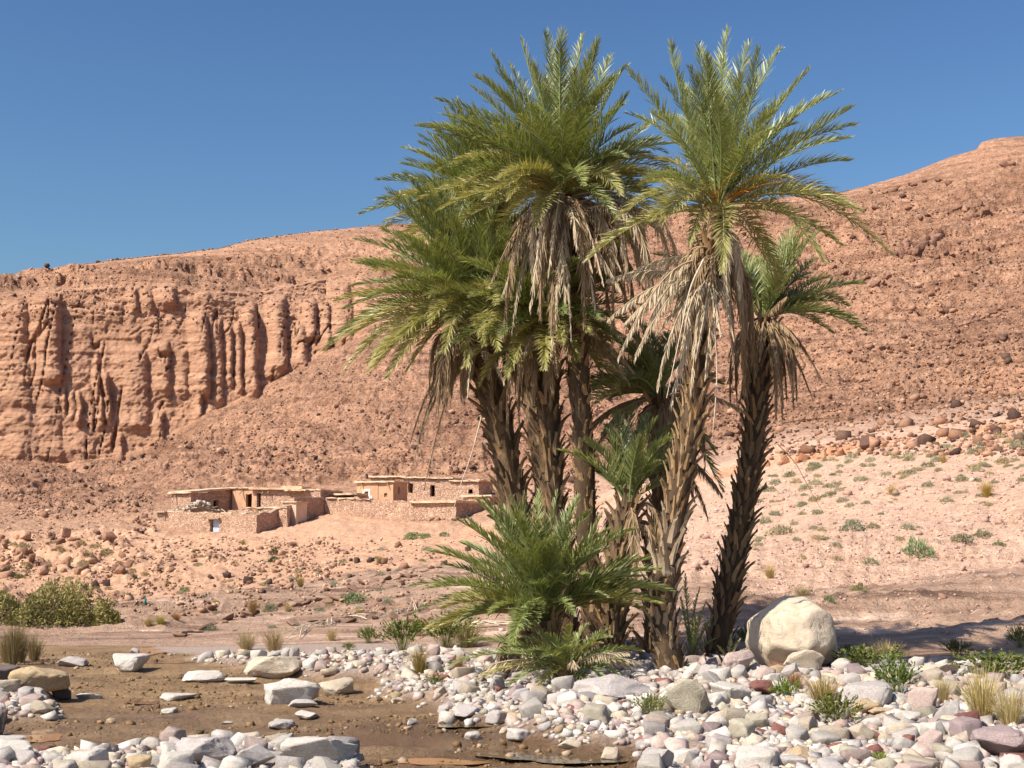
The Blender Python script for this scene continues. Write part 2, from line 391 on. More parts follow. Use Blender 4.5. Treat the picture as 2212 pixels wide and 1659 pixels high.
# soften kinks along each profile (not on cliffs / scarp)
for _ in range(6):
    Zs2 = Zg.copy(); Zs2[1:-1] = (Zg[:-2] + 2 * Zg[1:-1] + Zg[2:]) / 4
    keep = ((seg >= 2) & (seg <= 3)) | ((seg >= 5) & (seg <= 7) & (tt < .9)) | ((seg == 9) & (tt > .1) & (tt < .9))
    Zg[keep] = Zs2[keep]
Xg = A[None, :] * Yg
def colmap(X, Y): return CX + X / Y * FPX * 1.0
PX = CX + (Xg / Yg) * FPX * (CP - SP * (CY - HORIZON) / FPX)      # bearing of every grid point
SEG = seg[:, None] + np.zeros((1, NC)); T = tt[:, None] + np.zeros((1, NC))
# gravel / mud border in plan: where the cobble bank starts, as bearing+row on flat ground -> metres
def flat(px, py):
    dx, dy, dz = ray(px, py); s = -EYE / dz; return dx * s, dy * s
BORD = [flat(*p) for p in [(330,1399),(470,1442),(560,1462),(700,1478),(800,1488),(880,1520),(940,1552),(1040,1575),(1100,1600),(1190,1622),(1330,1665),(1420,1760)]]
BX = np.array([b[0] for b in BORD]); BY = np.array([b[1] for b in BORD])
def gravel_w(X, Y):
    # signed distance-like: X to the right of border at that Y -> gravel
    o = np.argsort(BY); bx = np.interp(Y, BY[o], BX[o])
    d = X - bx + .35 * fbm(X * .9, Y * .9, 0 * X, 3, 5)
    return np.clip(d / .35 + .3, 0, 1)
GW = gravel_w(Xg, Yg) * (SEG <= 1)
# near-left bank of stones
def leftbank(X, Y):
    px = CX + X / Y * FPX; n = .2 * fbm(X * 1.3, Y * 1.3, 0 * X, 3, 9)
    yb = np.interp(px, [0, 120, 330, 480, 640, 770, 800], [11.9, 11.75, 12.0, 12.5, 12.2, 11.7, 9.0])
    b1 = np.clip((yb - Y + n) / .25, 0, 1)
    b2 = np.clip((150 - px) / 40 + n * 3, 0, 1) * np.clip((Y - 14.2) / .4, 0, 1) * np.clip((17.3 - Y) / .6, 0, 1)
    return np.maximum(b1, b2)
LB = leftbank(Xg, Yg) * (SEG <= 1)
GR = np.maximum(GW, LB)
d1 = fbm(Xg * .8, Yg * .8, 0 * Xg, 4, 3)
fadeK2 = np.where(SEG == 1, sst(1.0, .75, T), np.where(SEG == 0, 1, 0))
Zg += np.where(SEG <= 1, fadeK2 * (.13 * sst(0, 1, GR) + .035 * d1 + .012 * fbm(Xg * 7, Yg * 7, 0 * Xg, 3, 4)), 0)
# slope relief
amp2 = np.where(SEG == 2, sst(0, .2, T), np.where((SEG >= 3) & (SEG <= 6), 1, 0))
ca, sa = math.cos(math.radians(14)), math.sin(math.radians(14))
U_, V_ = Xg * ca + Yg * sa, -Xg * sa + Yg * ca
ledge = fbm(U_ * .05, V_ * .32, 0 * Xg, 4, 21)
led2 = ledge + .0
slabw = np.where(SEG == 2, sst(1.0, .55, T + .25 * fbm(Xg * .06, Yg * .06, 0 * Xg, 2, 8)), 0)
Zg += amp2 * (slabw * (.42 * led2 + .32 * np.abs(fbm(U_ * .12, V_ * .8, 0 * Xg, 4, 22)) + .03 * fbm(Xg * 2.2, Yg * 2.2, 0 * Xg, 3, 23)) + (1 - slabw) * (.28 * fbm(Xg * .16, Yg * .16, 0 * Xg, 4, 11) + .10 * fbm(Xg * 1.1, Yg * 1.1, 0 * Xg, 4, 12)))
# left-hand rubble banks
lump = np.clip(1.6 * fbm(Xg * .5, Yg * .35, 0 * Xg, 4, 31), 0, 2)
Zg += np.where((SEG >= 3) & (SEG <= 5), .35 * lump * sst(700, 300, PX), 0)
# mountain relief
R3 = (Xg, Yg, Zg)
mt = np.where(SEG == 6, T, np.where(SEG >= 7, 1, 0)) * np.where(SEG >= 11, 0, 1)
rug = fbm(Xg * .045, Yg * .045, Zg * .045, 4, 41)
rub = 1 - np.abs(fbm(Xg * .33, Yg * .33, Zg * .33, 4, 42))
rub2 = 1 - np.abs(fbm(Xg * .9, Yg * .9, Zg * .9, 3, 43))
gul = -2.2 * np.clip(1 - np.abs(fbm((Xg + .5 * Yg) * .03, Zg * .012, 0 * Xg, 3, 45)) / .22, 0, 1) * np.where((SEG >= 7) & (SEG <= 9), 1, 0) * np.where(SEG == 7, T, 1) * np.where(SEG == 9, .4, 1)
notcliff = np.where((SEG == 8) & (PX < 830), sst(830, 760, PX) * 1.0, 0); cliff = np.where(SEG == 8, sst(840, 770, PX), 0)
cliff = np.where(SEG == 9, sst(.10, 0, T) * sst(840, 770, PX), cliff); cliff = np.where((SEG == 7), sst(.97, 1, T) * sst(840, 770, PX), cliff)
ridgefade = np.where(SEG == 9, 1 - .88 * sst(.35, .95, T), np.where(SEG == 10, .12, 1))
housefade = 1 - sst(1150, 1050, PX) * sst(280, 380, PX) * np.where(SEG == 6, 1, 0)
Zg += mt * ridgefade * housefade * (1 - cliff) * (1.8 * rug * np.where(SEG == 6, .4, 1) + 1.3 * (rub - .6) + .6 * (rub2 - .6) + gul)
# stepped strata on upper slopes and the right flank
stz = Zg + .03 * Xg + 2.2 * fbm(Xg * .02, Yg * .02, 0 * Xg, 3, 51); per = 6.5
ph = (stz / per) % 1
stepw = np.where(SEG >= 8, 1, np.where(SEG == 7, sst(.45, 1, T) * sst(900, 1200, PX), 0)) * (1 - cliff) * np.where(SEG > 10, 0, 1) * ridgefade
brk = np.clip(fbm(Xg * .03, Yg * .03, Zg * .03, 3, 52) + .45, 0, 1)
Zg += stepw * brk * 3.0 * (sst(.0, .30, ph) - ph)
ph2 = (stz / 2.1 + .3 * fbm(Xg * .1, Yg * .1, 0 * Xg, 2, 53)) % 1
Zg += stepw * brk * .8 * (sst(.0, .35, ph2) - ph2)
# cliff: pillars and crevices, pushed out towards the valley
PIL = [(30,36,642,1010,1.3),(95,37,634,838,3.0),(95,37,634,1000,1.0),(160,40,690,1000,.6),(134,8,830,905,1.5),(152,10,838,915,1.6),(167,9,843,932,2.2),(188,13,830,930,1.0),(210,11,804,922,2.2),(228,10,808,912,2.4),
 (281,38,742,935,1.7),(343,24,738,862,1.9),(390,16,755,860,1.0),(428,25,672,866,3.0),(466,14,688,880,1.6),(493,10,690,840,1.9),(513,10,690,860,2.1),(539,18,654,858,3.2),(594,25,640,815,3.4),(643,20,690,805,2.8),(664,20,640,735,3.0),(700,14,650,760,2.4),(812,16,600,700,2.0),
 (344,12,885,955,1.8),(426,11,828,915,2.2),(257,9,930,992,1.4),(450,12,880,905,1.5),(285,14,624,684,1.3),(315,15,626,680,1.3),(356,25,620,670,2.0),(652,48,552,622,1.8),(730,30,600,745,1.8),(785,26,590,730,2.2),(220,45,640,700,.9),(60,30,900,1000,.7)]
Sg = (Zg - EYE) / Yg; vv = (Sg * CP - SP) / (CP + Sg * SP); PYg = CY - vv * FPX
PXe = CX + (Xg / Yg) * FPX * (CP - SP * (CY - PYg) / FPX)
wob = 5 * fbm(Xg * .12, 0 * Xg, Zg * .12, 3, 61); wox = 3.5 * fbm(Xg * .25, 0 * Xg, Zg * .2, 3, 62)
D = np.zeros_like(Zg)
for c, hw, top, bot, dep in PIL:
    top = top + 0.0; shrink = 1.0
    u = (PXe + wox + (PYg - (top + bot) / 2) * -.035 - c) / hw
    b = np.where(u < .45, sst(-1.05, .35, u) ** .7, np.sqrt(np.clip(1 - ((u - .45) / .55) ** 2, 0, 1)))
    b = b * sst(top - 4, top + 12 + hw * .25, PYg + wob) * sst(bot + 8, bot - 22, PYg + wob)
    D = np.maximum(D, b * dep)
D += .55 * fbm(Xg * .16, Yg * .05, Zg * .16, 4, 63) + .22 * fbm(Xg * .10, Yg * .05, Zg * 1.1, 4, 64) + .25 * fbm(Xg * .8, Yg * .1, Zg * .7, 3, 65)
crk = np.abs(fbm(Xg * .30 + 3, 0 * Xg, Zg * .035, 3, 66)); D -= 1.7 * np.clip(1 - crk / .06, 0, 1) * np.clip(.3 + fbm(Xg * .05, 0 * Xg, Zg * .08, 2, 67), 0, 1)
D += .5 * (np.floor((Zg + 1.5 * fbm(Xg * .06, 0 * Xg, Zg * .02, 3, 68)) / 2.3) % 3 - 1) * .35 * np.clip(.3 + fbm(Xg * .04, 0 * Xg, Zg * .06, 2, 69), 0, 1)
D += .18 * fbm(Xg * 2.0, Yg * .2, Zg * 2.0, 2, 70)
cw = cliff
dirY = -D * 1.0 * cw
Yn = Yg + dirY; Xn = A[None, :] * Yn                        # stays on its bearing plane
Zg = EYE + (Zg - EYE) * (Yn / Yg) ** .35; Yg = Yn; Xg = Xn
# right flank outcrop (a dark jointed block below the ridge)
SL = (Zg - EYE) / Yg
def prof(px, py):
    """column index and bearing slope for a surveyed direction"""
    dx, dy, dz = ray(px, py); a = dx / dy; s = dz / dy
    ci = np.interp(a, A, np.arange(NC)); i0 = int(min(max(math.floor(ci), 0), NC - 2)); return a, s, i0, ci - i0
def ground_at(px, py, jmin=0):
    a, s, i0, w = prof(px, py)
    S = SL[:, i0] * (1 - w) + SL[:, i0 + 1] * w; Yc = Yg[:, i0] * (1 - w) + Yg[:, i0 + 1] * w
    idx = np.nonzero(S[jmin:] >= s)[0]
    j = max(int(idx[0]) + jmin, 1) if len(idx) else NR - 6
    f = (s - S[j - 1]) / max(S[j] - S[j - 1], 1e-9); f = min(max(f, 0), 1)
    Y = Yc[j - 1] + (Yc[j] - Yc[j - 1]) * f
    return Vector((a * Y, Y, EYE + (S[j - 1] + (S[j] - S[j - 1]) * f) * Y))
def ground_z(X, Y):
    a = X / Y; ci = np.interp(a, A, np.arange(NC)); i0 = int(min(max(math.floor(ci), 0), NC - 2)); w = ci - i0
    Yc = Yg[:, i0] * (1 - w) + Yg[:, i0 + 1] * w; Zc = Zg[:, i0] * (1 - w) + Zg[:, i0 + 1] * w
    return float(np.interp(Y, Yc, Zc))
def ground_zv(X, Y):
    return np.array([ground_z(x, y) for x, y in zip(X, Y)])

def sheet(name, r0, r1, mat, attrs):
    n = r1 - r0
    v = np.stack([Xg[r0:r1], Yg[r0:r1], Zg[r0:r1]], -1).reshape(-1, 3)
    i = np.arange(n - 1)[:, None] * NC + np.arange(NC - 1)[None, :]
    q = np.stack([i, i + 1, i + NC + 1, i + NC], -1).reshape(-1, 4)
    me = new_mesh(name, v, quads=q, smooth=(name != 'mountain'), attrs={k: a[r0:r1] for k, a in attrs.items()})
    o = obj(name, me, mat); o['kind'] = 'structure'; return o
row_of = {k: int(np.argmax(seg == k)) for k in range(13)}
wetm = np.clip(.5 + 1.3 * fbm(Xg * .55, Yg * .55, 0 * Xg, 3, 71), 0, 1) * 0
edge_d = np.clip(1 - np.abs(gravel_w(Xg, Yg) - .15) * 2.2, 0, 1) * (Yg < 16) * (1 - LB)
wetm = np.clip(edge_d * .55 + sst(.35, .9, fbm(Xg * .5, Yg * 1.1, 0 * Xg, 3, 72)) * (1 - GR) * .8, 0, 1) * (SEG <= 1)
stream = sheet('stream_bed', 0, row_of[2] + 1, M['stream'], {'gravel': GR, 'wet': wetm})
slab_a = np.where(SEG == 2, sst(1.05, .7, T + .2 * fbm(Xg * .05, Yg * .05, 0 * Xg, 3, 8)), 0) * 1.0
slab_a = np.where((SEG == 2) & (PX > 1300), np.clip(sst(.62, .2, T) * .75 + .0, 0, 1), slab_a); slab_a = np.where(SEG == 2, np.maximum(slab_a, .0), slab_a)
pink = sst(900, 1500, PX)
scarp_a = np.where(SEG == 4, 1, np.where((SEG == 5) & (T < .12), .6, 0)) * np.clip(.5 + fbm(Xg * .2, Yg * .2, Zg * .2, 2, 77), 0, 1) * sst(800, 1000, PX)
slope = sheet('rocky_slope', row_of[2], row_of[6] + 1, M['slope'], {'slab': slab_a, 'pink': pink, 'scarp': scarp_a})
upper = np.where(SEG == 9, .75, 0) * sst(1000, 700, PX) * np.clip(.6 + fbm(Xg * .05, Yg * .05, Zg * .1, 3, 91), 0, 1)
mountain = sheet('mountain', row_of[6], NR, M['mountain'], {'cliff': np.clip(np.maximum(cliff, upper), 0, 1), 'soil': np.where(SEG == 6, 1.15 - 1.0 * T, np.where(SEG == 7, .15 * sst(.4, 0, T), 0)) * np.where(SEG <= 7, 1, 0), 'pink': sst(900, 1500, PX)})
gp = new_mesh('ground', [(-5000, -5000, -45), (5000, -5000, -45), (5000, 9000, -45), (-5000, 9000, -45)], faces=[(0, 1, 2, 3)])
g0 = obj('ground', gp, M['mountain']); g0['kind'] = 'structure'
bp = []
for i in range(21):
    for j in range(13): bp.append((-40 + i * 4, -36 + j * 3.25, -.06 + .05 * math.sin(i * 2.1 + j)))
back = new_mesh('valley_floor', bp, faces=[(i * 13 + j, i * 13 + 13 + j, i * 13 + 14 + j, i * 13 + j + 1) for i in range(20) for j in range(12)], smooth=True, attrs={'gravel': np.ones(273), 'wet': np.zeros(273)})
obj('valley_floor', back, M['stream'])['kind'] = 'structure'

# ------------------------------------------------------------------ rocks
def ico(sub):
    bm = bmesh.new(); bmesh.ops.create_icosphere(bm, subdivisions=sub, radius=1)
    v = np.array([p.co[:] for p in bm.verts]); f = np.array([[q.index for q in p.verts] for p in bm.faces]); bm.free()
    return v / np.linalg.norm(v, axis=1)[:, None], f
ICO = {s: ico(s) for s in (1, 2, 3, 4, 5)}
def rock_verts(sub, r, planes=10, sharp=9.0, dmin=.62, nz=.05, axes=(1, 1, 1)):
    d, f = ICO[sub]
    n = r.normal(size=(planes, 3)); n /= np.linalg.norm(n, axis=1)[:, None]
    off = r.uniform(dmin, 1.0, planes)
    q = d @ n.T; q = np.where(q > .08, off / np.maximum(q, .08), 9.0)
    q = np.concatenate([q, np.full((len(d), 1), 1.05)], 1)
    rad = (np.sum(q ** -sharp, axis=1)) ** (-1 / sharp)
    if nz:
        o = r.uniform(0, 50); rad = rad * (1 + nz * fbm(d[:, 0] * 2.2 + o, d[:, 1] * 2.2, d[:, 2] * 2.2, 3, 5))
    v = d * rad[:, None] * np.array(axes)
    v -= (v.max(0) + v.min(0)) / 2
    return v / np.max(np.abs(v), axis=0) , f        # fits the box [-1,1]^3
def hull_rock(r, npts, bev=0.0, nz=.0, block=.0, cuts=0):
    """broken stone: hull of jittered block corners and stray points, edges chamfered"""
    bm = bmesh.new()
    if block:
        for sx in (-1, 1):
            for sy in (-1, 1):
                for sz in (-1, 1): bm.verts.new(np.array((sx, sy, sz)) * (.62 + r.uniform(-block, block, 3)))
    for _ in range(npts):
        d = r.normal(size=3); d /= np.linalg.norm(d); bm.verts.new(d * r.uniform(.75, 1.12))
    h = bmesh.ops.convex_hull(bm, input=bm.verts[:])
    bmesh.ops.delete(bm, geom=[g for g in h['geom_interior'] if isinstance(g, bmesh.types.BMVert)], context='VERTS')
    bmesh.ops.dissolve_limit(bm, angle_limit=.28, verts=bm.verts[:], edges=bm.edges[:])
    if bev: bmesh.ops.bevel(bm, geom=bm.edges[:], offset=bev, segments=2 if bev > .1 else 1, profile=.6, affect='EDGES', clamp_overlap=True)
    bmesh.ops.triangulate(bm, faces=bm.faces[:])
    if cuts: bmesh.ops.subdivide_edges(bm, edges=bm.edges[:], cuts=cuts, use_grid_fill=True); bmesh.ops.triangulate(bm, faces=bm.faces[:])
    bm.verts.index_update(); bm.verts.ensure_lookup_table()
    v = np.array([p.co[:] for p in bm.verts]); f = np.array([[q.index for q in p.verts] for p in bm.faces]); bm.free()
    if nz:
        o = r.uniform(0, 50); n = fbm(v[:, 0] * 2.2 + o, v[:, 1] * 2.2, v[:, 2] * 2.2, 4, 5, .6); v = v * (1 + nz * n)[:, None]
    v -= (v.max(0) + v.min(0)) / 2
    return v / np.max(np.abs(v), axis=0), f        # fits the box [-1,1]^3
# every third is water-worn, the rest broken
LIB3 = [hull_rock(np.random.default_rng(100 + i), *[(14, .22, .05, .0, 1), (3, .07, .05, .30, 1), (5, .05, .05, .34, 1)][i % 3]) for i in range(24)]
LIB2 = [hull_rock(np.random.default_rng(300 + i), 3 + i % 3, .0, .05, .30) if i % 3 else hull_rock(np.random.default_rng(300 + i), 14) for i in range(24)]
LIB1 = [hull_rock(np.random.default_rng(500 + i), 2 + i % 3, .0, .0, .32) for i in range(20)]
LIBH = [hull_rock(np.random.default_rng(700 + i), 3 + i % 4, .04, .05, .30, 1) for i in range(12)]
MESH3 = [new_mesh('stone', v, tris=f, smooth=(i % 3 == 0)) for i, (v, f) in enumerate(LIB3)]
for m_ in MESH3: m_.materials.append(M['stone'])
LIB4 = [hull_rock(np.random.default_rng(1100 + i), *[(14, .24, .07, .0, 4), (4, .10, .08, .26, 4), (6, .08, .08, .30, 4)][i % 3]) for i in range(24)]
MESH4 = [new_mesh('boulder', v, tris=f, smooth=True) for v, f in LIB4]
for m_ in MESH4: m_.materials.append(M['stone'])
MESH3H = []
for v, f in LIBH:
    me = new_mesh('hill_stone', v, tris=f, smooth=False); me.materials.append(M['hill_rock']); MESH3H.append(me)
PAL = {'white': (.64, .585, .52), 'cream': (.61, .51, .39), 'grey': (.50, .45, .42), 'pink': (.56, .43, .375), 'mauve': (.38, .29, .28), 'red': (.27, .115, .095), 'tan': (.55, .41, .25), 'olive': (.48, .43, .33), 'dark': (.16, .13, .12)}
def stone(name, px, py, wpx, hpx, colour, label, cat='stone', shape=0, rz=0, depth=.85, sink=.12, group=None, tilt=0, lean=0):
    """a stone whose foot stands at the surveyed spot"""
    p = ground_at(px, py); k = p.y / FPX
    hx, hz = wpx * k / 2, hpx * k / 2 * (1 + sink)
    o = bpy.data.objects.new(name, MESH4[shape % len(MESH4)]); COL.objects.link(o)
    o.scale = (hx, hx * depth, hz); o.rotation_euler = (tilt, lean, rz)
    yy = p.y + hx * depth * .5; o.location = (p.x * yy / p.y, yy, p.z + hz * (1 - 2 * sink))
    c = PAL[colour]; j = random.uniform(.92, 1.06); o.color = (c[0] * j, c[1] * j, c[2] * j, 1)
    tag(o, label, cat, group); TAKEN.append((o.location.x, o.location.y, hx)); return o
TAKEN = []
# the big boulder by the palms
def big_boulder():
    p = ground_at(1727, 1447); k = p.y / FPX
    d, f = ICO[5]
    pl = [((-.06, -.12, 1), .86), ((-.62, -.05, .78), .84), ((-1, -.25, .12), .84), ((-.9, -.2, -.5), .92), ((.62, -.12, .78), .86), ((1, -.25, .12), .84), ((.8, -.5, -.45), .80), ((-.30, -1, .10), .74), ((.42, -.92, .18), .76),
          ((-.35, -.7, -.7), .74), ((.2, -.62, -.75), .70), ((0, 1, 0), .80), ((-.1, -.62, .72), .86), ((.1, 0, -1), .74)]
    n = np.array([q[0] for q in pl], float); n /= np.linalg.norm(n, axis=1)[:, None]; off = np.array([q[1] for q in pl])
    q = d @ n.T; q = np.where(q > .05, off / np.maximum(q, .05), 9.0)
    rad = np.sum(q ** -34.0, axis=1) ** (-1 / 34.0)
    rad *= 1 + .022 * fbm(d[:, 0] * 2, d[:, 1] * 2, d[:, 2] * 2, 4, 5) - .03 * np.clip(fbm(d[:, 0] * 3.1, d[:, 1] * 3.1, d[:, 2] * 3.1 + 7, 3, 8), .0, 1)
    cr = np.abs(fbm(d[:, 0] * 1.6, d[:, 1] * 1.6, d[:, 2] * 1.6 + 3, 4, 15)); rad *= 1 - .04 * np.clip(1 - cr / .03, 0, 1)
    v = d * rad[:, None]; v -= (v.max(0) + v.min(0)) / 2; v /= np.max(np.abs(v), axis=0)
    hx, hz = 205 * k / 2, 158 * k / 2
    v = v * np.array((hx, hx * .9, hz))
    me = new_mesh('boulder', v, tris=f, smooth=True)
    o = obj('boulder', me, M['boulder'], None, (p.x * (p.y + hx * .55) / p.y, p.y + hx * .55, p.z + hz * .93))
    tag(o, 'huge pale cream boulder beside the palm trunks', 'boulder'); TAKEN.append((o.location.x, o.location.y, hx))
big_boulder()
S = stone
S('boulder', 1738, 1455, 90, 52, 'cream', 'small cream boulder leaning against the huge pale boulder', 'boulder', 0, .3)
S('boulder', 688, 1652, 168, 60, 'white', 'smooth white boulder at the mud edge, bottom of the picture', 'boulder', 3, .2, .8)
S('boulder', 443, 1650, 126, 56, 'grey', 'grey speckled rounded boulder left of the smooth white boulder', 'boulder', 6, .5)
S('boulder', 543, 1662, 78, 50, 'grey', 'grey cracked stone between the speckled and the smooth white boulder', 'stone', 9, .9)
S('boulder', 32, 1648, 82, 44, 'white', 'white stone in the bottom left corner', 'stone', 4, .1)
S('boulder', 192, 1664, 88, 44, 'white', 'whitish rounded stone on the bottom edge left of the speckled boulder', 'stone', 7, 1.1)
S('boulder', 378, 1672, 92, 46, 'white', 'white lumpy stone in front of the grey speckled boulder', 'stone', 10, 2)
S('boulder', 300, 1668, 60, 36, 'tan', 'tan flat stone on the bottom edge left of the white lumpy stone', 'stone', 13, 2)
S('boulder', 628, 1520, 112, 52, 'white', 'white wedge-shaped boulder with dark right side in the mud', 'boulder', 2, .4)
S('boulder', 282, 1450, 76, 38, 'white', 'white jagged boulder on the far side of the mud', 'boulder', 5, 1.3)
S('boulder', 155, 1440, 70, 22, 'grey', 'low pale grey stone left of the white jagged boulder', 'stone', 12, 0)
S('boulder', 290, 1412, 22, 13, 'grey', 'small grey stone beside the orange puddle', 'stone', 12, 0)
S('boulder', 85, 1498, 122, 58, 'tan', 'ochre tan boulder at the left edge by the mud', 'boulder', 1, .2)
S('boulder', 12, 1474, 56, 36, 'dark', 'dark grey stone at the left edge behind the ochre boulder', 'stone', 8, .5)
S('boulder', 8, 1502, 72, 34, 'cream', 'cream slab in front of the dark grey stone at left', 'stone', 11, .5)
S('boulder', 130, 1512, 44, 24, 'dark', 'dark knobbly stone at the foot of the ochre boulder', 'stone', 14, .5)
S('boulder', 0, 1590, 26, 62, 'dark', 'dark stone cut by the left edge of the picture', 'stone', 17, .5)
S('boulder', 442, 1474, 92, 24, 'white', 'flat white boulder at the far mud edge', 'boulder', 15, .1)
S('boulder', 520, 1476, 70, 12, 'white', 'thin white slab beside the flat white boulder', 'stone', 18, .1)
S('boulder', 590, 1466, 124, 48, 'cream', 'broad pale boulder behind the pink stone', 'boulder', 6, .1)
S('boulder', 600, 1464, 42, 30, 'mauve', 'round pinkish brown stone in front of the broad pale boulder', 'stone', 0, .8, sink=.05)
S('boulder', 730, 1500, 80, 34, 'cream', 'cream boulder with a dark end by the mud right of the wedge', 'boulder', 20, .5)
S('boulder', 650, 1530, 62, 18, 'grey', 'flat grey slab at the foot of the white wedge boulder', 'stone', 21, .4)
for i, (x, y, w, h, c, l) in enumerate([(195,1510,52,13,'white','flat whitish stone in the mud right of the ochre boulder'), (384,1512,72,14,'white','low pale stone lying in mid mud'), (368,1539,40,10,'white','tiny white stone in the mud below the low pale stone'),
  (664,1553,72,16,'white','flat white stone in the mud below the wedge boulder'), (605,1576,56,20,'grey','low grey stone in the mud left of the flat white one'), (1022,1598,35,17,'white','white pebble alone in the mud near the cobble bank'),
  (888,1567,26,15,'white','small white pointed pebble in the mud'), (860,1520,36,14,'cream','small cream stone at the mud edge'), (240,1562,22,11,'tan','tan pebble in the left mud'), (490,1565,26,7,'grey','sliver of grey stone in the mud'),
  (20,1605,70,14,'white','flat white slab near the left edge'), (100,1625,44,16,'red','small reddish stone near the left edge')]):
    S('stone', x, y, w, h, c, l, 'stone', 3 + i * 2, i * .7, .8, .2)
for i, (x, y, w, h, c, l) in enumerate([
  (1487,1545,104,80,'olive','large angular greyish stone with a pointed top on the cobble bank'), (1580,1513,78,38,'white','chalk white angular stone right of the pointed stone'), (1645,1502,58,32,'red','dark red stone in front of the huge boulder'),
  (1872,1533,112,58,'grey','large rounded light grey stone among the shrubs at right'), (1335,1505,165,44,'grey','long whitish grey boulder in front of the palm roots'), (1640,1668,116,50,'white','smooth white boulder on the bottom edge right of the middle'),
  (1424,1668,92,52,'grey','light grey boulder on the bottom edge below the palms'), (2095,1462,78,38,'white','bright white boulder on the far right bank'), (2020,1465,96,32,'cream','cream boulder left of the bright white one'),
  (2075,1490,76,16,'white','flat white slab below the bright white boulder'), (2165,1640,128,66,'mauve','large rounded mauve boulder at the right edge'), (2088,1600,66,48,'mauve','mauve stone left of the large rounded mauve boulder'),
  (2195,1668,84,36,'white','white boulder in the bottom right corner'), (1608,1598,56,44,'olive','olive angular stone on the lower cobble bank'), (1632,1580,46,40,'olive','olive pointed stone behind the olive angular stone'),
  (1960,1612,36,24,'red','small dark red stone on the lower right bank'), (2052,1560,64,50,'grey','grey conglomerate stone beside the dry yellow grass'), (1995,1540,72,56,'pink','pinkish grey stone left of the dry yellow grass'),
  (1905,1545,52,16,'tan','flat tan slab at the foot of the rounded light grey stone'), (1290,1560,64,38,'olive','squarish olive stone below the low palm'), (1330,1545,46,28,'white','pale stone right of the squarish olive stone'),
  (1450,1525,40,30,'white','pale stone behind the pointed stone'), (1590,1455,70,50,'pink','pinkish mottled stone left of the huge boulder'), (1530,1470,46,34,'grey','grey stone in front of the leaning palm trunk'),
  (1500,1462,46,30,'white','whitish stone between the two right trunks'), (1665,1480,34,26,'white','white stone below the huge boulder on its left'), (1000,1520,40,20,'white','white stone below the palm fronds'), 
  (1120,1600,52,26,'white','white blocky stone at the water edge'), (1230,1618,50,22,'cream','cream blocky stone at the water edge'), (1075,1560,50,26,'grey','grey rounded stone at the mud edge'),(965,1540,44,20,'grey','grey flat stone at the mud edge left of the rounded one'),
  (1320,1640,40,24,'cream','cream stone near the small pool'),(1010,1548,70,24,'grey','grey slab at the mud edge'),(1780,1600,56,30,'white','white stone on the lower bank left of the grey rounded stone'),(1960,1560,60,24,'white','whitish stone below the rounded light grey stone'),(1555,1625,60,34,'grey','grey stone above the smooth white boulder on the bottom edge'),(1770,1505,50,24,'cream','cream stone below the small cream boulder'),(900,1452,40,26,'white','white stone among the green tufts')]):
    S('stone', x, y, w, h, c, l, 'stone', i * 3 + (1 if i % 2 else 0), i * .9, .85, .14)
# the cobble bank: sizes fall off, big ones first
BCOL = ['white'] * 12 + ['cream'] * 8 + ['grey'] * 7 + ['pink'] * 6 + ['mauve'] * 2 + ['tan', 'olive', 'olive', 'red']
def on_bank(n, lo, hi, ylo=9.6, yhi=22.5, side=.40):
    Y = rng.uniform(ylo, yhi, n * 3); X = rng.uniform(-side, side, n * 3) * Y
    g = np.maximum(gravel_w(X, Y), leftbank(X, Y)); far = np.interp(CX + X / Y * FPX, [0, 800, 1200, 1600, 2212], [25, 24, 21.0, 19.6, 18.6])
    dens = g * sst(0, 1, np.clip((far - Y) / 1.2, 0, 1)) * (.35 + .65 * sst(21, 15, Y))
    k = rng.uniform(0, 1, n * 3) < dens
    return X[k][:n], Y[k][:n]
TX = np.array([t[0] for t in TAKEN]); TY = np.array([t[1] for t in TAKEN]); TR = np.array([t[2] for t in TAKEN])
cnt = 0
NC_ = [(795,1390,40),(868,1405,60),(905,1375,40),(962,1400,86),(905,1455,50),(1010,1400,80),(990,1460,40),(940,1480,34),(1405,1550,44),(1697,1512,42),(1808,1568,76),(1780,1525,90),(1880,1450,100),(1940,1505,66),(1925,1430,90),(1720,1490,50),(2160,1470,120),(2130,1560,110),(2190,1575,90),(2040,1520,50),(1900,1648,40)]
ncp = [(ground_at(a, b), c) for a, b, c in NC_]; NCX = np.array([p.x for p, c in ncp]); NCY = np.array([p.y + .1 for p, c in ncp]); NCR = np.array([c * p.y / FPX * .32 for p, c in ncp])
SHARED = {}
X, Y = on_bank(6500, 0, 0)
sizes = np.sort(.034 + .032 * rng.pareto(2.2, len(X)))[::-1]; sizes = np.clip(sizes, .034, .12)
placed = [tuple(t) for t in zip(TX, TY, TR)]
small = []
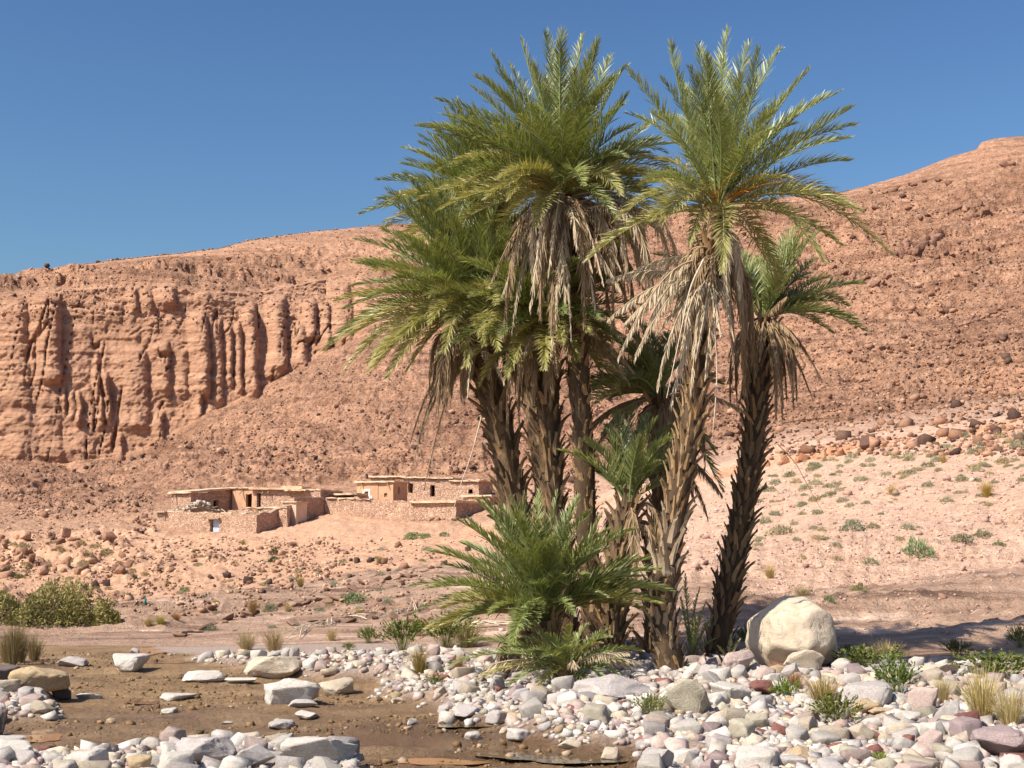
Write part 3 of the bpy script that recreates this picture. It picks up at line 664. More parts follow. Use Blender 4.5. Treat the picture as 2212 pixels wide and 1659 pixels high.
for x, y, r in zip(X, Y, sizes):
    if np.any(np.hypot(NCX - x, NCY - y) < NCR + r * .6): continue
    pa = np.array(placed); dd = np.hypot(pa[:, 0] - x, pa[:, 1] - y)
    if np.any(dd < (pa[:, 2] + r) * .68): continue
    placed.append((x, y, r))
    if cnt < 215:
        cnm = random.choice(BCOL); c = np.array(PAL[cnm]) * random.uniform(.68, 1.08)
        o = bpy.data.objects.new('cobble', MESH3[random.randrange(len(MESH3))]); COL.objects.link(o)
        hz = r * random.uniform(.5, .95); o.scale = (r, r * random.uniform(.65, .95), hz); o.rotation_euler = (random.uniform(-.25, .25), random.uniform(-.25, .25), random.uniform(0, 6.28))
        o.location = (x, y, ground_z(x, y) + hz * .36); o.color = (*c, 1)
        px = CX + x / y * FPX; side = 'at the bottom left beside the mud' if (px < 800 and y < 13.5) or px < 200 else ('below the low palm' if px < 1300 else 'right of the palm trunks') if y < 17 else ('behind the mud, left of the palms' if px < 1100 else 'around the foot of the palms and boulder')
        adj = {'white': 'whitish', 'cream': 'cream', 'grey': 'grey', 'pink': 'pinkish', 'mauve': 'mauve', 'tan': 'tan', 'olive': 'olive grey', 'red': 'dark red'}[cnm]
        tag(o, f'{adj} cobble in the stone bank {side}', 'cobble', f'{adj} cobbles {side}'); cnt += 1
    else: small.append((x, y, r))
def scatter(name, xs, ys, zs, rs, lib, cols, mat, label, flat=(.4, .8), sink=.28, cat=None):
    vs_, fs_, cs_, n = [], [], [], 0
    for x, y, z, r, c in zip(xs, ys, zs, rs, cols):
        v, f = lib[random.randrange(len(lib))]
        e = Euler((random.uniform(-.5, .5), random.uniform(-.5, .5), random.uniform(0, 6.28))).to_matrix()
        hz = r * random.uniform(*flat)
        w = (v * np.array((r, r * random.uniform(.6, 1), hz))) @ np.array(e).T + np.array((x, y, z + hz * sink))
        vs_.append(w); fs_.append(f + n); n += len(v); cs_.append(np.tile(np.array(c) * random.uniform(.7, 1.1), (len(v), 1)))
    me = new_mesh(name, np.concatenate(vs_), tris=np.concatenate(fs_), smooth=False, cols=np.concatenate(cs_))
    o = obj(name, me, mat); tag(o, label, cat or 'stones', None, 'stuff'); return o
X2, Y2 = on_bank(19000, 0, 0, side=.58); k_ = (fbm(X2 * .9, Y2 * .9, 0 * X2, 3, 95) > -.22) | (rng.uniform(size=len(X2)) < .3); X2, Y2 = X2[k_], Y2[k_]; R2 = np.clip(.018 + .014 * rng.pareto(2.0, len(X2)), .016, .06)
X2 = np.concatenate([[s[0] for s in small], X2]); Y2 = np.concatenate([[s[1] for s in small], Y2]); R2 = np.concatenate([[s[2] for s in small], R2])
scatter('pebbles', X2, Y2, ground_zv(X2, Y2), R2, LIB2, [PAL[random.choice(BCOL)] for _ in X2], M['stone_attr'], 'pale pebbles filling the stone bank between the larger cobbles')
Xm = rng.uniform(-.4, .22, 12000); Ym = rng.uniform(10, 24, 12000); Xm = Xm * Ym
k = (np.maximum(gravel_w(Xm, Ym), leftbank(Xm, Ym)) < .3) & (fbm(Xm * .8, Ym * .8, 0 * Xm, 3, 88) > -.05); Xm, Ym = Xm[k], Ym[k]
scatter('mud_pebbles', Xm, Ym, ground_zv(Xm, Ym), np.clip(.009 + .006 * rng.pareto(2.0, len(Xm)), .008, .04), LIB1, [random.choice([(.24, .145, .07), (.30, .185, .09), (.16, .095, .045), (.19, .115, .055), (.26, .16, .08), (.42, .31, .21)]) for _ in Xm], M['stone_attr'], 'small brown pebbles sprinkled over the mud', sink=.2)
# rubble on the slopes
def hill_scatter(n, pxr, pyr, size, cols, lib, name, label, dens=None, flat=(.5, .95), ref=None):
    xs, ys, zs, rs, cs = [], [], [], [], []
    for _ in range(n):
        px, py = random.uniform(*pxr), random.uniform(*pyr)
        if dens and random.random() > dens(px, py): continue
        p = ground_at(px, py)
        if p.y > 420: continue
        r = size * (.32 + .22 * rng.pareto(2.8)) ; r = min(r, size * 1.7)
        if ref: r *= min(max(p.y / ref, .3), 1.4)
        xs.append(p.x); ys.append(p.y); zs.append(p.z); rs.append(r); cs.append(random.choice(cols))
    return scatter(name, xs, ys, zs, rs, lib, cs, M['hill_rock_attr'], label, flat, .35)
RC = [(.36, .19, .115), (.46, .26, .165), (.54, .33, .22), (.24, .12, .075), (.11, .062, .045), (.15, .085, .06), (.40, .22, .14)]
def d_tal(px, py):
    top = np.interp(px, [0, 150, 270, 450, 560, 700, 800, 1100, 2212], [1005, 1000, 985, 905, 850, 780, 720, 600, 400])
    if py < top: return 0
    if 330 < px < 1080 and py > 1040 - (px - 330) * .02: return 0
    return .5 + .5 * float(vnoise(np.array([px * .012]), np.array([py * .02]), np.array([0.]), 4)[0])
hill_scatter(15000, (-40, 1300), (600, 1120), .34, RC, LIB1, 'talus', 'reddish brown rubble covering the slope below the cliffs', d_tal)
hill_scatter(12000, (1250, 2250), (400, 985), .38, RC, LIB1, 'hillside_rubble', 'reddish rubble covering the right flank of the mountain', lambda a, b: .7)
hill_scatter(3500, (-40, 1300), (480, 700), .42, RC, LIB1, 'ridge_rubble', 'reddish rubble along the ridge above the cliffs', lambda a, b: .8)
def d_left(px, py):
    if 330 < px < 1000 and 1060 < py < 1160 : return 0
    return sst(1340, 1240, py + (px) * -.05) * (.45 + .55 * float(vnoise(np.array([px * .02]), np.array([py * .03]), np.array([3.]), 4)[0])) * sst(1050, 700, px)
RC2 = [(.45, .26, .17), (.55, .34, .22), (.62, .42, .28), (.30, .16, .10), (.15, .085, .06)]
hill_scatter(11000, (-40, 1060), (1060, 1330), .16, RC2, LIB1, 'slope_rubble', 'orange brown rubble on the lower slope below the houses', d_left, ref=72)
RC3 = [(.60, .41, .33), (.66, .48, .40), (.48, .30, .24), (.38, .22, .17), (.55, .36, .29)]
hill_scatter(6500, (1000, 2250), (905, 1400), .10, RC3, LIB1, 'slope_gravel', 'pinkish stones strewn over the right slope', lambda a, b: float(.3 + .7 * sst(1330, 1200, b)) * (1 if b > 1150 - (a - 1020) * .25 else 0), ref=55)
def hill_rock(px, py, wpx, hpx, c, label, group=None, shape=0, name='rock', cat='rock'):
    p = ground_at(px, py); k = p.y / FPX * .75; hx, hz = wpx * k / 2, hpx * k / 2 * 1.15
    o = bpy.data.objects.new(name, MESH3H[shape % 12]); COL.objects.link(o)
    o.scale = (hx, hx * .8, hz); o.rotation_euler = (random.gauss(0, .35), random.gauss(0, .35), random.uniform(0, 6.28)); o.location = (p.x, p.y + hx * .3, p.z + hz * .62); o.color = (*c, 1)
    tag(o, label, cat, group); return o
DK = (.10, .06, .048); BRN = (.22, .12, .08); ORG = (.50, .27, .16)
hill_rock(1878, 968, 42, 42, (.14, .075, .055), 'dark brown block at the right end of the small rock scarp', None, 1)
for i, px in enumerate([1655,1684,1700,1731,1739,1783,1812,1820,1850]):
    py = np.interp(px, [1655, 1865], [1004, 974]); hill_rock(px + random.uniform(-4, 4), py + 4, random.uniform(14, 34), random.uniform(12, 26), random.choice([ORG, (.58, .35, .23), (.42, .21, .12)]), 'orange jointed block in the small scarp right of the palms', 'orange scarp blocks', i)
for i, (px, py, w, h) in enumerate([(490,1248,22,18),(535,1260,28,22),(632,1180,24,14),(860,1182,22,15),(800,1215,24,16),(830,1218,26,18),(770,1216,18,16),(560,1234,14,10),(840,1234,16,10),(1010,1190,20,14),(630,1258,16,10),(205,1270,26,20),(230,1266,22,20),(182,1272,16,14),(870,1264,14,14),(690,1236,14,10),(758,1212,10,10),(960,1220,22,12),(705,1248,14,10),(455,1250,22,10)]):
    hill_rock(px, py, w, h, random.choice([DK, DK, BRN]), 'dark brown rock on the slope between houses and stream', 'dark rocks below the houses', i)
for i in range(34):
    px = random.uniform(-10, 280); py = random.uniform(1160, 1250) - px * .03
    hill_rock(px, py, random.uniform(14, 38), random.uniform(12, 28), random.choice([BRN, (.34, .19, .12), (.42, .25, .16), (.48, .28, .18)]), 'brown block in the rock outcrop at far left below the talus', 'brown blocks in the left outcrop', i)
for i in range(30):
    px = random.uniform(0, 900); py = random.uniform(np.interp(px, [0, 270, 700, 900], [1020, 990, 800, 760]), 1030)
    hill_rock(px, py, random.uniform(9, 17), random.uniform(7, 13), random.choice([DK, BRN]), 'dark boulder lying on the talus under the cliffs', 'dark boulders on the talus', i)
hill_rock(308, 1152, 12, 9, DK, 'small dark rock left of the stone yard wall', None, 3); hill_rock(95, 1040, 18, 10, DK, 'flat dark rock at the foot of the left cliff', None, 4)
hill_rock(1858, 1270, 16, 18, BRN, 'small upright brown rock on the pink slope right of the palms', None, 5)
for (x0, y0, x1, y1, n) in [(385, 1378, 560, 1318, 13), (600, 1312, 770, 1290, 10), (770, 1268, 960, 1226, 12), (640, 1350, 900, 1330, 9), (860, 1345, 1010, 1335, 7)]:
    for j in range(n):
        t_ = (j + random.uniform(-.4, .4)) / n
        hill_rock(x0 + (x1 - x0) * t_, y0 + (y1 - y0) * t_ + random.uniform(-4, 4), random.uniform(18, 50), random.uniform(5, 13), random.choice([(.30, .18, .125), (.24, .14, .10), (.38, .24, .17)]), 'flat brown ledge stone in the slab left of the palms', 'flat ledge stones in the slab', j)
# jointed dark outcrop high on the right flank
for i in range(30):
    u_, v_ = random.random(), random.random()
    px = 1938 + u_ * 100; py = 566 - u_ * 46 - v_ * (34 - 18 * u_) + random.uniform(-5, 5); w_ = random.uniform(16, 30)
    o_ = hill_rock(px, py, w_, w_ * random.uniform(.7, 1.1), random.choice([(.25, .135, .095), (.20, .11, .08), (.30, .165, .115), (.34, .19, .13)]), 'dark jointed block in the crag high on the right flank', 'dark crag blocks on the right flank', i)
    o_.rotation_euler = (random.gauss(0, .12), random.gauss(0, .12), random.gauss(.4, .4)); o_.location.z -= o_.scale.z * .35
for i, (px, py) in enumerate([(2030,392),(2050,398),(2110,470),(2090,475),(2130,465),(1870,455),(1890,452),(1860,610),(1890,618),(1920,600),(2150,740),(2130,745),(2165,735),(2110,750),(1800,580),(1830,592),(2185,355),(2170,360)]):
    hill_rock(px, py, random.uniform(18, 34), random.uniform(10, 20), random.choice([BRN, (.28, .15, .10)]), 'brown ledge block on the right mountain flank', 'brown ledge blocks on the right flank', i)

for (x0, y0, x1, y1, n) in [(1690, 590, 1790, 575, 9), (1815, 590, 1935, 622, 12), (1990, 470, 2130, 440, 12), (2080, 700, 2205, 660, 12), (1900, 760, 2100, 742, 14), (2010, 560, 2200, 530, 12), (1880, 420, 2010, 395, 8)]:
    for j in range(n):
        t_ = (j + random.uniform(-.3, .3)) / n
        hill_rock(x0 + (x1 - x0) * t_, y0 + (y1 - y0) * t_ + random.uniform(-5, 5), random.uniform(10, 26), random.uniform(6, 14), random.choice([BRN, (.28, .15, .10), (.36, .20, .13)]), 'brown ledge block on the right mountain flank', 'brown ledge blocks on the right flank', j)
# ------------------------------------------------------------------ water
def puddle(px, py, wpx, hpx, mat, label, seed):
    n = 40; r = np.random.default_rng(seed); ph = r.uniform(0, 6.28, 5); pts = []
    zs = []
    for i in range(n):
        a = 2 * math.pi * i / n; k = 1 + .16 * math.sin(2 * a + ph[0]) + .12 * math.sin(3 * a + ph[1]) + .07 * math.sin(7 * a + ph[2])
        x, y = flat(px + wpx / 2 * k * math.cos(a), py - hpx / 2 * k * math.sin(a)); pts.append((x, y)); zs.append(ground_z(x, y))
    z = float(np.percentile(zs, 50)) + .006
    v = [(x, y, z) for x, y in pts]; f = [tuple(range(n))]
    o = obj('puddle', new_mesh('puddle', v, faces=f), mat); tag(o, label, 'puddle', None, 'structure')
puddle(1215, 1652, 330, 26, M['water'], 'greenish shallow pool at the foot of the cobble bank', 1)
puddle(1010, 1590, 150, 12, M['water'], 'thin trickle of water along the mud edge', 2)
puddle(325, 1412, 70, 14, M['silt'], 'small orange brown puddle on the rock slab', 3)
puddle(90, 1597, 90, 26, M['silt'], 'brown puddle at the left edge of the mud', 4)
puddle(310, 1518, 90, 10, M['water'], 'dark wet streak in mid mud', 5)
puddle(950, 1655, 200, 14, M['silt'], 'muddy puddle at the bottom edge', 6)
puddle(345, 1432, 130, 8, M['water'], 'thin dark puddle behind the white jagged boulder', 8)

# ------------------------------------------------------------------ palms
def tube(P, R, k=6):
    P = np.asarray(P, float); n = len(P); T_ = np.gradient(P, axis=0); T_ /= np.linalg.norm(T_, axis=1)[:, None] + 1e-9
    ref = np.array([1.0, 0, 0]) if abs(T_[0][0]) < .8 else np.array([0, 1.0, 0])
    N = np.cross(T_, ref); N /= np.linalg.norm(N, axis=1)[:, None]; B = np.cross(T_, N)
    a = np.arange(k) / k * 2 * np.pi
    v = P[:, None] + np.asarray(R)[:, None, None] * (np.cos(a)[None, :, None] * N[:, None] + np.sin(a)[None, :, None] * B[:, None])
    i = np.arange(n - 1)[:, None] * k + np.arange(k)[None]; j = np.arange(n - 1)[:, None] * k + (np.arange(k)[None] + 1) % k
    q = np.stack([i, j, j + k, i + k], -1).reshape(-1, 4)
    return v.reshape(-1, 3), q
def bez(a, b, c, n):
    t = np.linspace(0, 1, n)[:, None]; return (1 - t) ** 2 * a + 2 * t * (1 - t) * b + t * t * c
def frond_mesh(P0, P1, P2, nl=84, ll=.35, width=.0145, dry=False, droop=.12, seed=0, start=.16, close=0, rach=.016, vlift=.55):
    r = np.random.default_rng(seed)
    n = 16; C = bez(np.array(P0), np.array(P1), np.array(P2), n)
    Lg = np.sum(np.linalg.norm(np.diff(C, axis=0), axis=1))
    rv, rq = tube(C, np.linspace(rach, .003, n), 4)
    t = np.linspace(start, .99, nl) + r.uniform(-.006, .006, nl); t = np.repeat(np.clip(t, 0, 1), 2); sd = np.tile([1, -1], nl)
    if dry: keep = r.uniform(size=len(t)) > .12; t, sd = t[keep], sd[keep]
    m = len(t); idx = t * (n - 1); i0 = np.minimum(idx.astype(int), n - 2); w = (idx - i0)[:, None]
    base = C[i0] * (1 - w) + C[i0 + 1] * w; Tn = C[i0 + 1] - C[i0]; Tn /= np.linalg.norm(Tn, axis=1)[:, None]
    Z = np.array([0, 0, 1.0]); U = Z - Tn * (Tn @ Z)[:, None]
    ref = np.array(P0) * 0 + np.array([P0[0] - P2[0], P0[1] - P2[1], .0]); ref /= np.linalg.norm(ref) + 1e-6
    weak = np.linalg.norm(U, axis=1) < .25; U[weak] += ref * .5
    U -= Tn * np.sum(U * Tn, axis=1)[:, None]; U /= np.linalg.norm(U, axis=1)[:, None] + 1e-9
    tw = r.normal(0, .22); Sd = np.cross(Tn, U); U, Sd = U * math.cos(tw) + Sd * math.sin(tw), Sd * math.cos(tw) - U * math.sin(tw)
    prof_ = np.clip(np.sin(np.pi * np.clip(.10 + .86 * (t - start) / (1 - start), 0, 1)) ** .55, .25, 1) * np.interp(t, [start, start + .12, 1], [.55, 1, .8])
    ln = ll * prof_ * r.uniform(.82, 1.12, m) * (Lg / 2.1) ** .35
    al = np.interp(t, [start, 1], [1.0, .38]) + r.normal(0, .10, m) ; be = vlift + r.normal(0, .28, m)
    if close: al = al * (1 - close)
    d = Tn * np.cos(al)[:, None] + Sd * (sd * np.sin(al) * np.cos(be))[:, None] + U * (np.sin(al) * np.sin(be))[:, None]
    if dry:
        d = d + np.array([0, 0, -1.0]) * r.uniform(.7, 1.7, m)[:, None]; d += r.normal(0, .15, (m, 3))
    d /= np.linalg.norm(d, axis=1)[:, None]
    d2 = d + np.array([0, 0, -1.0]) * (droop * r.uniform(.5, 1.6, m))[:, None]; d2 /= np.linalg.norm(d2, axis=1)[:, None]
    nrm = np.cross(d, Tn); nrm /= np.linalg.norm(nrm, axis=1)[:, None] + 1e-9
    wd = np.cross(d, nrm + r.normal(0, .35, (m, 3))); wd /= np.linalg.norm(wd, axis=1)[:, None] + 1e-9
    hw = (width / 2 * r.uniform(.8, 1.2, m))[:, None]; mid = base + d * (ln * .45)[:, None]; tip = mid + d2 * (ln * .55)[:, None]
    lv = np.stack([base - wd * hw * .35, base + wd * hw * .35, mid + wd * hw, mid - wd * hw, tip], 1)
    off = len(rv); b = off + np.arange(m) * 5
    q = np.stack([b, b + 1, b + 2, b + 3], -1); tr = np.stack([b + 3, b + 2, b + 4], -1)
    rn = np.repeat(r.uniform(0, 1, m), 5); tp = np.tile([0, 0, .45, .45, 1.0], m)
    rnd = np.concatenate([np.full(len(rv), .9), rn]); tpp = np.concatenate([np.full(len(rv), .6), tp])
    return (new_mesh('frond', rv, quads=rq, attrs={'rnd': np.full(len(rv), .9), 'tip': np.full(len(rv), .6)}), new_mesh('leaflets', lv.reshape(-1, 3), quads=q - off, tris=tr - off, attrs={'rnd': rn, 'tip': tp}))
def boot_mesh(seed, L_=1.0):
    r = np.random.default_rng(seed); n = 5; v = []
    for i in range(n):
        t = i / (n - 1); w = (.5 * (1 - t) + .24 * t) * (1 + r.normal(0, .06)); th = .16 * (1 - .55 * t); out = .12 * t + .42 * t * t
        jag = r.normal(0, .07) if i == n - 1 else 0
        v += [(-w, out - th * .2, t + jag), (0, out + th, t - jag * .5), (w, out - th * .2, t + r.normal(0, .07) * (i == n - 1)), (0, out - th * .8, t)]
    f = [(i * 4 + k, i * 4 + (k + 1) % 4, i * 4 + 4 + (k + 1) % 4, i * 4 + 4 + k) for i in range(n - 1) for k in range(4)] + [((n - 1) * 4, (n - 1) * 4 + 1, (n - 1) * 4 + 2, (n - 1) * 4 + 3)]
    return v, f
BOOTS = {}
for mk in ('boot', 'boot_dark', 'boot_pale'):
    BOOTS[mk] = []
    for s_ in range(6):
        v, f = boot_mesh(s_); me = new_mesh('leaf_base', v, faces=[tuple(reversed(q)) for q in f]); me.materials.append(M[mk]); BOOTS[mk].append(me)
FS = [0]
class Palm:
    def __init__(s, label, path, rad, Yoff=0.0, lean=0.0, group=None, name='date_palm', basepy=None, mat='boot', nb=190, bootl=(.2, .34), flare=1.0, bout=.30, wear=0):
        g = ground_at(*path[0]); s.Y = g.y + Yoff; s.root = empty(name, (V(path[0][0], path[0][1], s.Y)))
        s.root.location.z = ground_z(s.root.location.x, s.Y) - .02
        tag(s.root, label, 'palm tree', group); s.o = np.array(s.root.location); s.k = s.Y / FPX
        n = len(path); pts = np.array([np.array(V(p[0], p[1], s.Y + lean * i / max(n - 1, 1))) for i, p in enumerate(path)])
        pts[0] = s.o - np.array([0, 0, .1])
        tt_ = np.linspace(0, n - 1, max(26, 6 * n)); P = np.zeros((len(tt_), 3))
        for j, q in enumerate(tt_):                                  # Catmull-Rom
            i = min(int(q), n - 2); f = q - i; p0, p1, p2, p3 = pts[max(i - 1, 0)], pts[i], pts[i + 1], pts[min(i + 2, n - 1)]
            P[j] = .5 * (2 * p1 + (p2 - p0) * f + (2 * p0 - 5 * p1 + 4 * p2 - p3) * f * f + (3 * p1 - p0 - 3 * p2 + p3) * f ** 3)
        s.P = P; s.top = P[-1]; s.lab = label
        u = np.linspace(0, 1, len(P)); R = rad * s.k * (1 - .12 * u) * (1 + .45 * flare * np.exp(-u * 22))
        R = R * (1 + .06 * np.sin(np.arange(len(P)) * 2.3))
        v, q = tube(P - s.o, R * .72, 14)
        nn = fbm(v[:, 0] * 9, v[:, 1] * 9, v[:, 2] * 9, 3, 3); ctr = np.repeat(P - s.o, 14, 0); v = ctr + (v - ctr) * (1 + .16 * nn)[:, None]
        obj('trunk', new_mesh('trunk', v, quads=q, smooth=True), M['trunk'], s.root)
        L_ = np.concatenate([[0], np.cumsum(np.linalg.norm(np.diff(P, axis=0), axis=1))]); s.len = L_[-1]
        nb = min(int(nb * 1.45), 295)
        for i in range(nb):
            f = (i + .5) / nb; d = f * s.len
            c = np.array([np.interp(d, L_, P[:, a]) for a in range(3)]); c2 = np.array([np.interp(min(d + .05, s.len), L_, P[:, a]) for a in range(3)]); c1 = np.array([np.interp(max(d - .05, 0), L_, P[:, a]) for a in range(3)])
            if random.random() < .10: continue
            ax = Vector(c2 - c1).normalized(); th = i * 2.39996 + random.uniform(-.15, .15)
            rr = np.interp(d, L_, R) * .62
            e1 = ax.cross(Vector((0, 1, 0))).normalized(); e2 = ax.cross(e1)
            out = (e1 * math.cos(th) + e2 * math.sin(th)).normalized(); sx = out.cross(ax).normalized()
            w_ = wear if f < .3 else 0
            mname = 'boot_pale' if (wear and f < .34 and random.random() < .8) else (mat if random.random() < .8 else ('boot_dark' if mat == 'boot' else 'boot'))
            bl = .88 * random.uniform(*bootl) * (.75 if w_ and f < .22 else 1); bw = random.uniform(.08, .135) * rad / 42; bo = bl * .85 * (bout / .30) * random.uniform(.6, 1.25) * (.8 if w_ and f < .22 else 1)
            o = bpy.data.objects.new('leaf_base', random.choice(BOOTS[mname])); COL.objects.link(o); o.parent = s.root
            m4 = Matrix(((sx.x, out.x, ax.x, 0), (sx.y, out.y, ax.y, 0), (sx.z, out.z, ax.z, 0), (0, 0, 0, 1)))
            loc = Vector(c - s.o) + out * float(rr) - ax * (bl * .25)
            o.matrix_local = Matrix.Translation(loc) @ m4 @ Euler((random.gauss(0, .08), 0, random.gauss(0, .15))).to_matrix().to_4x4() @ Matrix.Diagonal((bw, bo, bl, 1))
    def _add(s, P0, P1, P2, kind, **kw):
        FS[0] += 1; dry = kind in ('dry', 'brown')
        p0, p1, p2 = [np.array(q) - s.o for q in (P0, P1, P2)]
        me = frond_mesh(p0, p1, p2, dry=dry, seed=FS[0], **kw)
        mt_ = M[{'g': 'frond', 'y': 'frond_yellow', 'dry': 'frond_dry', 'brown': 'frond_brown'}[kind]]; fo = obj('dry_frond' if dry else 'frond', me[0], mt_, s.root); obj('leaflets', me[1], mt_, fo)
    def tipf(s, px, py, dy=0.0, kind='g', lift=.14, base=None, **kw):
        """a frond whose tip was surveyed; dy = metres nearer (-) or farther (+) than the crown"""
        b = s.top if base is None else np.array(V(base[0], base[1], s.Y + (base[2] if len(base) > 2 else 0)))
        tip = np.array(V(px, py, s.top[1] + dy)); ln = np.linalg.norm(tip - b)
        if kind in ('dry', 'brown') and lift is not None:
            kw.setdefault('droop', .5)
        c = b + (tip - b) * .5 + np.array([random.gauss(0, .045) * ln, random.gauss(0, .06) * ln, lift * ln])
        s._add(b, c, tip, kind, **kw)
    def fill(s, n, Lr, el, kind='g', az=(0, 360), sag=.35, zb=0.0, **kw):
        for i in range(n):
            a = math.radians(random.uniform(*az)); e = math.radians(random.uniform(*el)); L_ = random.uniform(*Lr)
            e0 = min(e + math.radians(28), math.radians(88)); h = np.array([math.cos(a), math.sin(a), 0])
            b = s.top + np.array([0, 0, zb]) + h * .05; c = b + (h * math.cos(e0) + np.array([0, 0, math.sin(e0)])) * L_ * .5
            t = b + (h * math.cos(e) + np.array([0, 0, math.sin(e)])) * L_
            s._add(b, c, t, kind, **kw)
    def skirt(s, n, Lr, kind='dry', az=(0, 360), out=(.25, .6), zb=-.1, **kw):
        for i in range(n):
            a = math.radians(random.uniform(*az)); L_ = random.uniform(*Lr); h = np.array([math.cos(a), math.sin(a), 0]); ow = random.uniform(*out)
            b = s.top + np.array([0, 0, zb + random.uniform(-.25, .1)]) + h * .1; c = b + h * ow * L_ * 1.1 + np.array([0, 0, .18 * L_])
            t = b + h * ow * L_ * random.uniform(.8, 1.2) + np.array([0, 0, -L_ * .85])
            s._add(b, c, t, kind, droop=.6, **kw)
    def stalks(s, n):
        for i in range(n):
            a = random.uniform(0, 6.28); h = np.array([math.cos(a), math.sin(a), 0]); b = s.top - s.o + h * .08; L_ = random.uniform(.3, .55)
            vs_, qs_, m = [], [], 0
            for k_ in range(7):
                d = h + np.random.default_rng(i * 9 + k_).normal(0, .28, 3); e = b + d * L_ + np.array([0, 0, .12]); v, q = tube(bez(b, b + h * L_ * .5 + np.array([0, 0, .25]), e, 6), np.linspace(.012, .004, 6), 4)
                vs_.append(v); qs_.append(q + m); m += len(v)
            obj('date_stalk', new_mesh('date_stalk', np.concatenate(vs_), quads=np.concatenate(qs_)), M['fruit'], s.root)

# --- front right palm with the tall open crown
p1 = Palm('date palm at the front right, pale trunk and tall open crown', [(1453,1450),(1436,1330),(1448,1180),(1470,1030),(1498,890),(1513,740),(1530,600),(1550,455)], 35, wear=1, nb=230, bootl=(.22, .36), bout=.28)
for px, py, dy in [(1573,62,.3),(1448,92,.2),(1508,95,.9),(1525,118,-.9),(1640,104,-.3),(1685,106,.5),(1748,150,.2),(1782,205,-.3),(1842,232,.1),(1835,347,.3),(1355,150,-.1),(1600,160,-1.0),(1560,120,1.0),(1705,200,.9),(1670,240,-1.0),(1480,200,1.1),(1620,90,.8),(1735,290,.8),(1545,200,-1.3)]:
    p1.tipf(px, py, dy, 'g', lift=.05 + max(0, (py - 130)) * .0006)
for px, py, dy, l in [(1925,550,-.2,.42),(1780,568,-.9,.40),(1705,385,-.7,.25),(1330,475,-.3,.45),(1430,485,-1.1,.42),(1560,590,-1.2,.40),(1425,345,.9,.2),(1385,400,1.0,.25),(1840,450,.8,.35),(1490,525,-1.0,.35),(1690,600,.7,.4)]:
    p1.tipf(px, py, dy, 'y', lift=l, droop=.22)
p1.fill(12, (1.6, 2.1), (35, 78), 'g'); p1.fill(8, (1.5, 2.0), (0, 35), 'g'); p1.fill(8, (1.4, 1.9), (-30, 8), 'y')
for px, py, dy in [(1308,700,-.5),(1338,775,-.8),(1375,795,-.6),(1418,830,-.9),(1445,865,-.8),(1480,760,-1.0),(1380,650,-.4),(1330,640,.2),(1550,780,-.9),(1400,720,-.9),(1350,690,-.2),(1460,800,-1.0),(1500,900,-.8),(1525,790,-.7),(1300,640,.0),(1430,750,-.5),(1590,720,-.6),(1580,660,.5),(1490,700,-.9),(1360,745,-.4)]:
    p1.tipf(px + random.gauss(0, 14), py + random.gauss(0, 30), dy, 'dry', lift=random.uniform(.15, .42), base=(1535, 560 + (px % 7) * 9), ll=random.uniform(.2, .3), close=random.uniform(.1, .5))
p1.skirt(16, (1.0, 1.6), 'brown', out=(.12, .35), zb=-.55); p1.skirt(8, (.8, 1.3), 'dry', out=(.2, .5), zb=-.4)
p1.stalks(3)
# --- tall palm at the middle, heavy skirt of bleached fronds
p3 = Palm('tallest middle date palm with a heavy skirt of bleached dead fronds', [(1292,1432),(1275,1250),(1264,1080),(1258,930),(1250,800),(1235,640),(1215,425)], 33, mat='boot', nb=180, bootl=(.14, .24), bout=.2)
for px, py, dy in [(1125,86,.2),(1180,70,.5),(1213,66,-.6),(1260,76,.1),(1287,100,-.4),(1345,152,.0),(1356,205,-.3),(1062,116,.2),(1045,168,-.3),(1018,188,.2),(1080,200,-1.0),(1150,140,-1.0),(1240,150,-1.1),(1300,190,-.9),(1100,140,.8),(1320,120,.7),(1200,110,1.0),(1430,255,.9),(1455,310,.5),(1425,300,-.5),(1000,260,-.4),(1030,300,-1.0),(1370,270,-.8),(1400,330,-.6),(1120,250,-1.4),(1230,240,-1.5),(1290,280,-1.4)]:
    p3.tipf(px, py, dy, 'g', lift=.06 + max(0, (py - 150)) * .0009)
for px, py, dy, l in [(1005,400,-.9,.3),(1050,430,-1.1,.32),(1420,390,-.7,.32),(1390,450,-.9,.35),(1340,420,-1.3,.35),(1100,430,-1.4,.32),(1435,350,.2,.3),(985,350,.0,.3)]:
    p3.tipf(px, py, dy, 'y', lift=l, droop=.22)
p3.fill(18, (1.6, 2.1), (25, 80), 'g'); p3.fill(14, (1.6, 2.1), (-12, 30), 'g'); p3.fill(16, (1.5, 2.0), (-28, 12), 'y'); p3.skirt(10, (1.2, 1.7), 'dry', az=(-50, 20), out=(.5, .9)); p3.fill(8, (1.4, 1.8), (0, 25), 'g', az=(-60, 240))
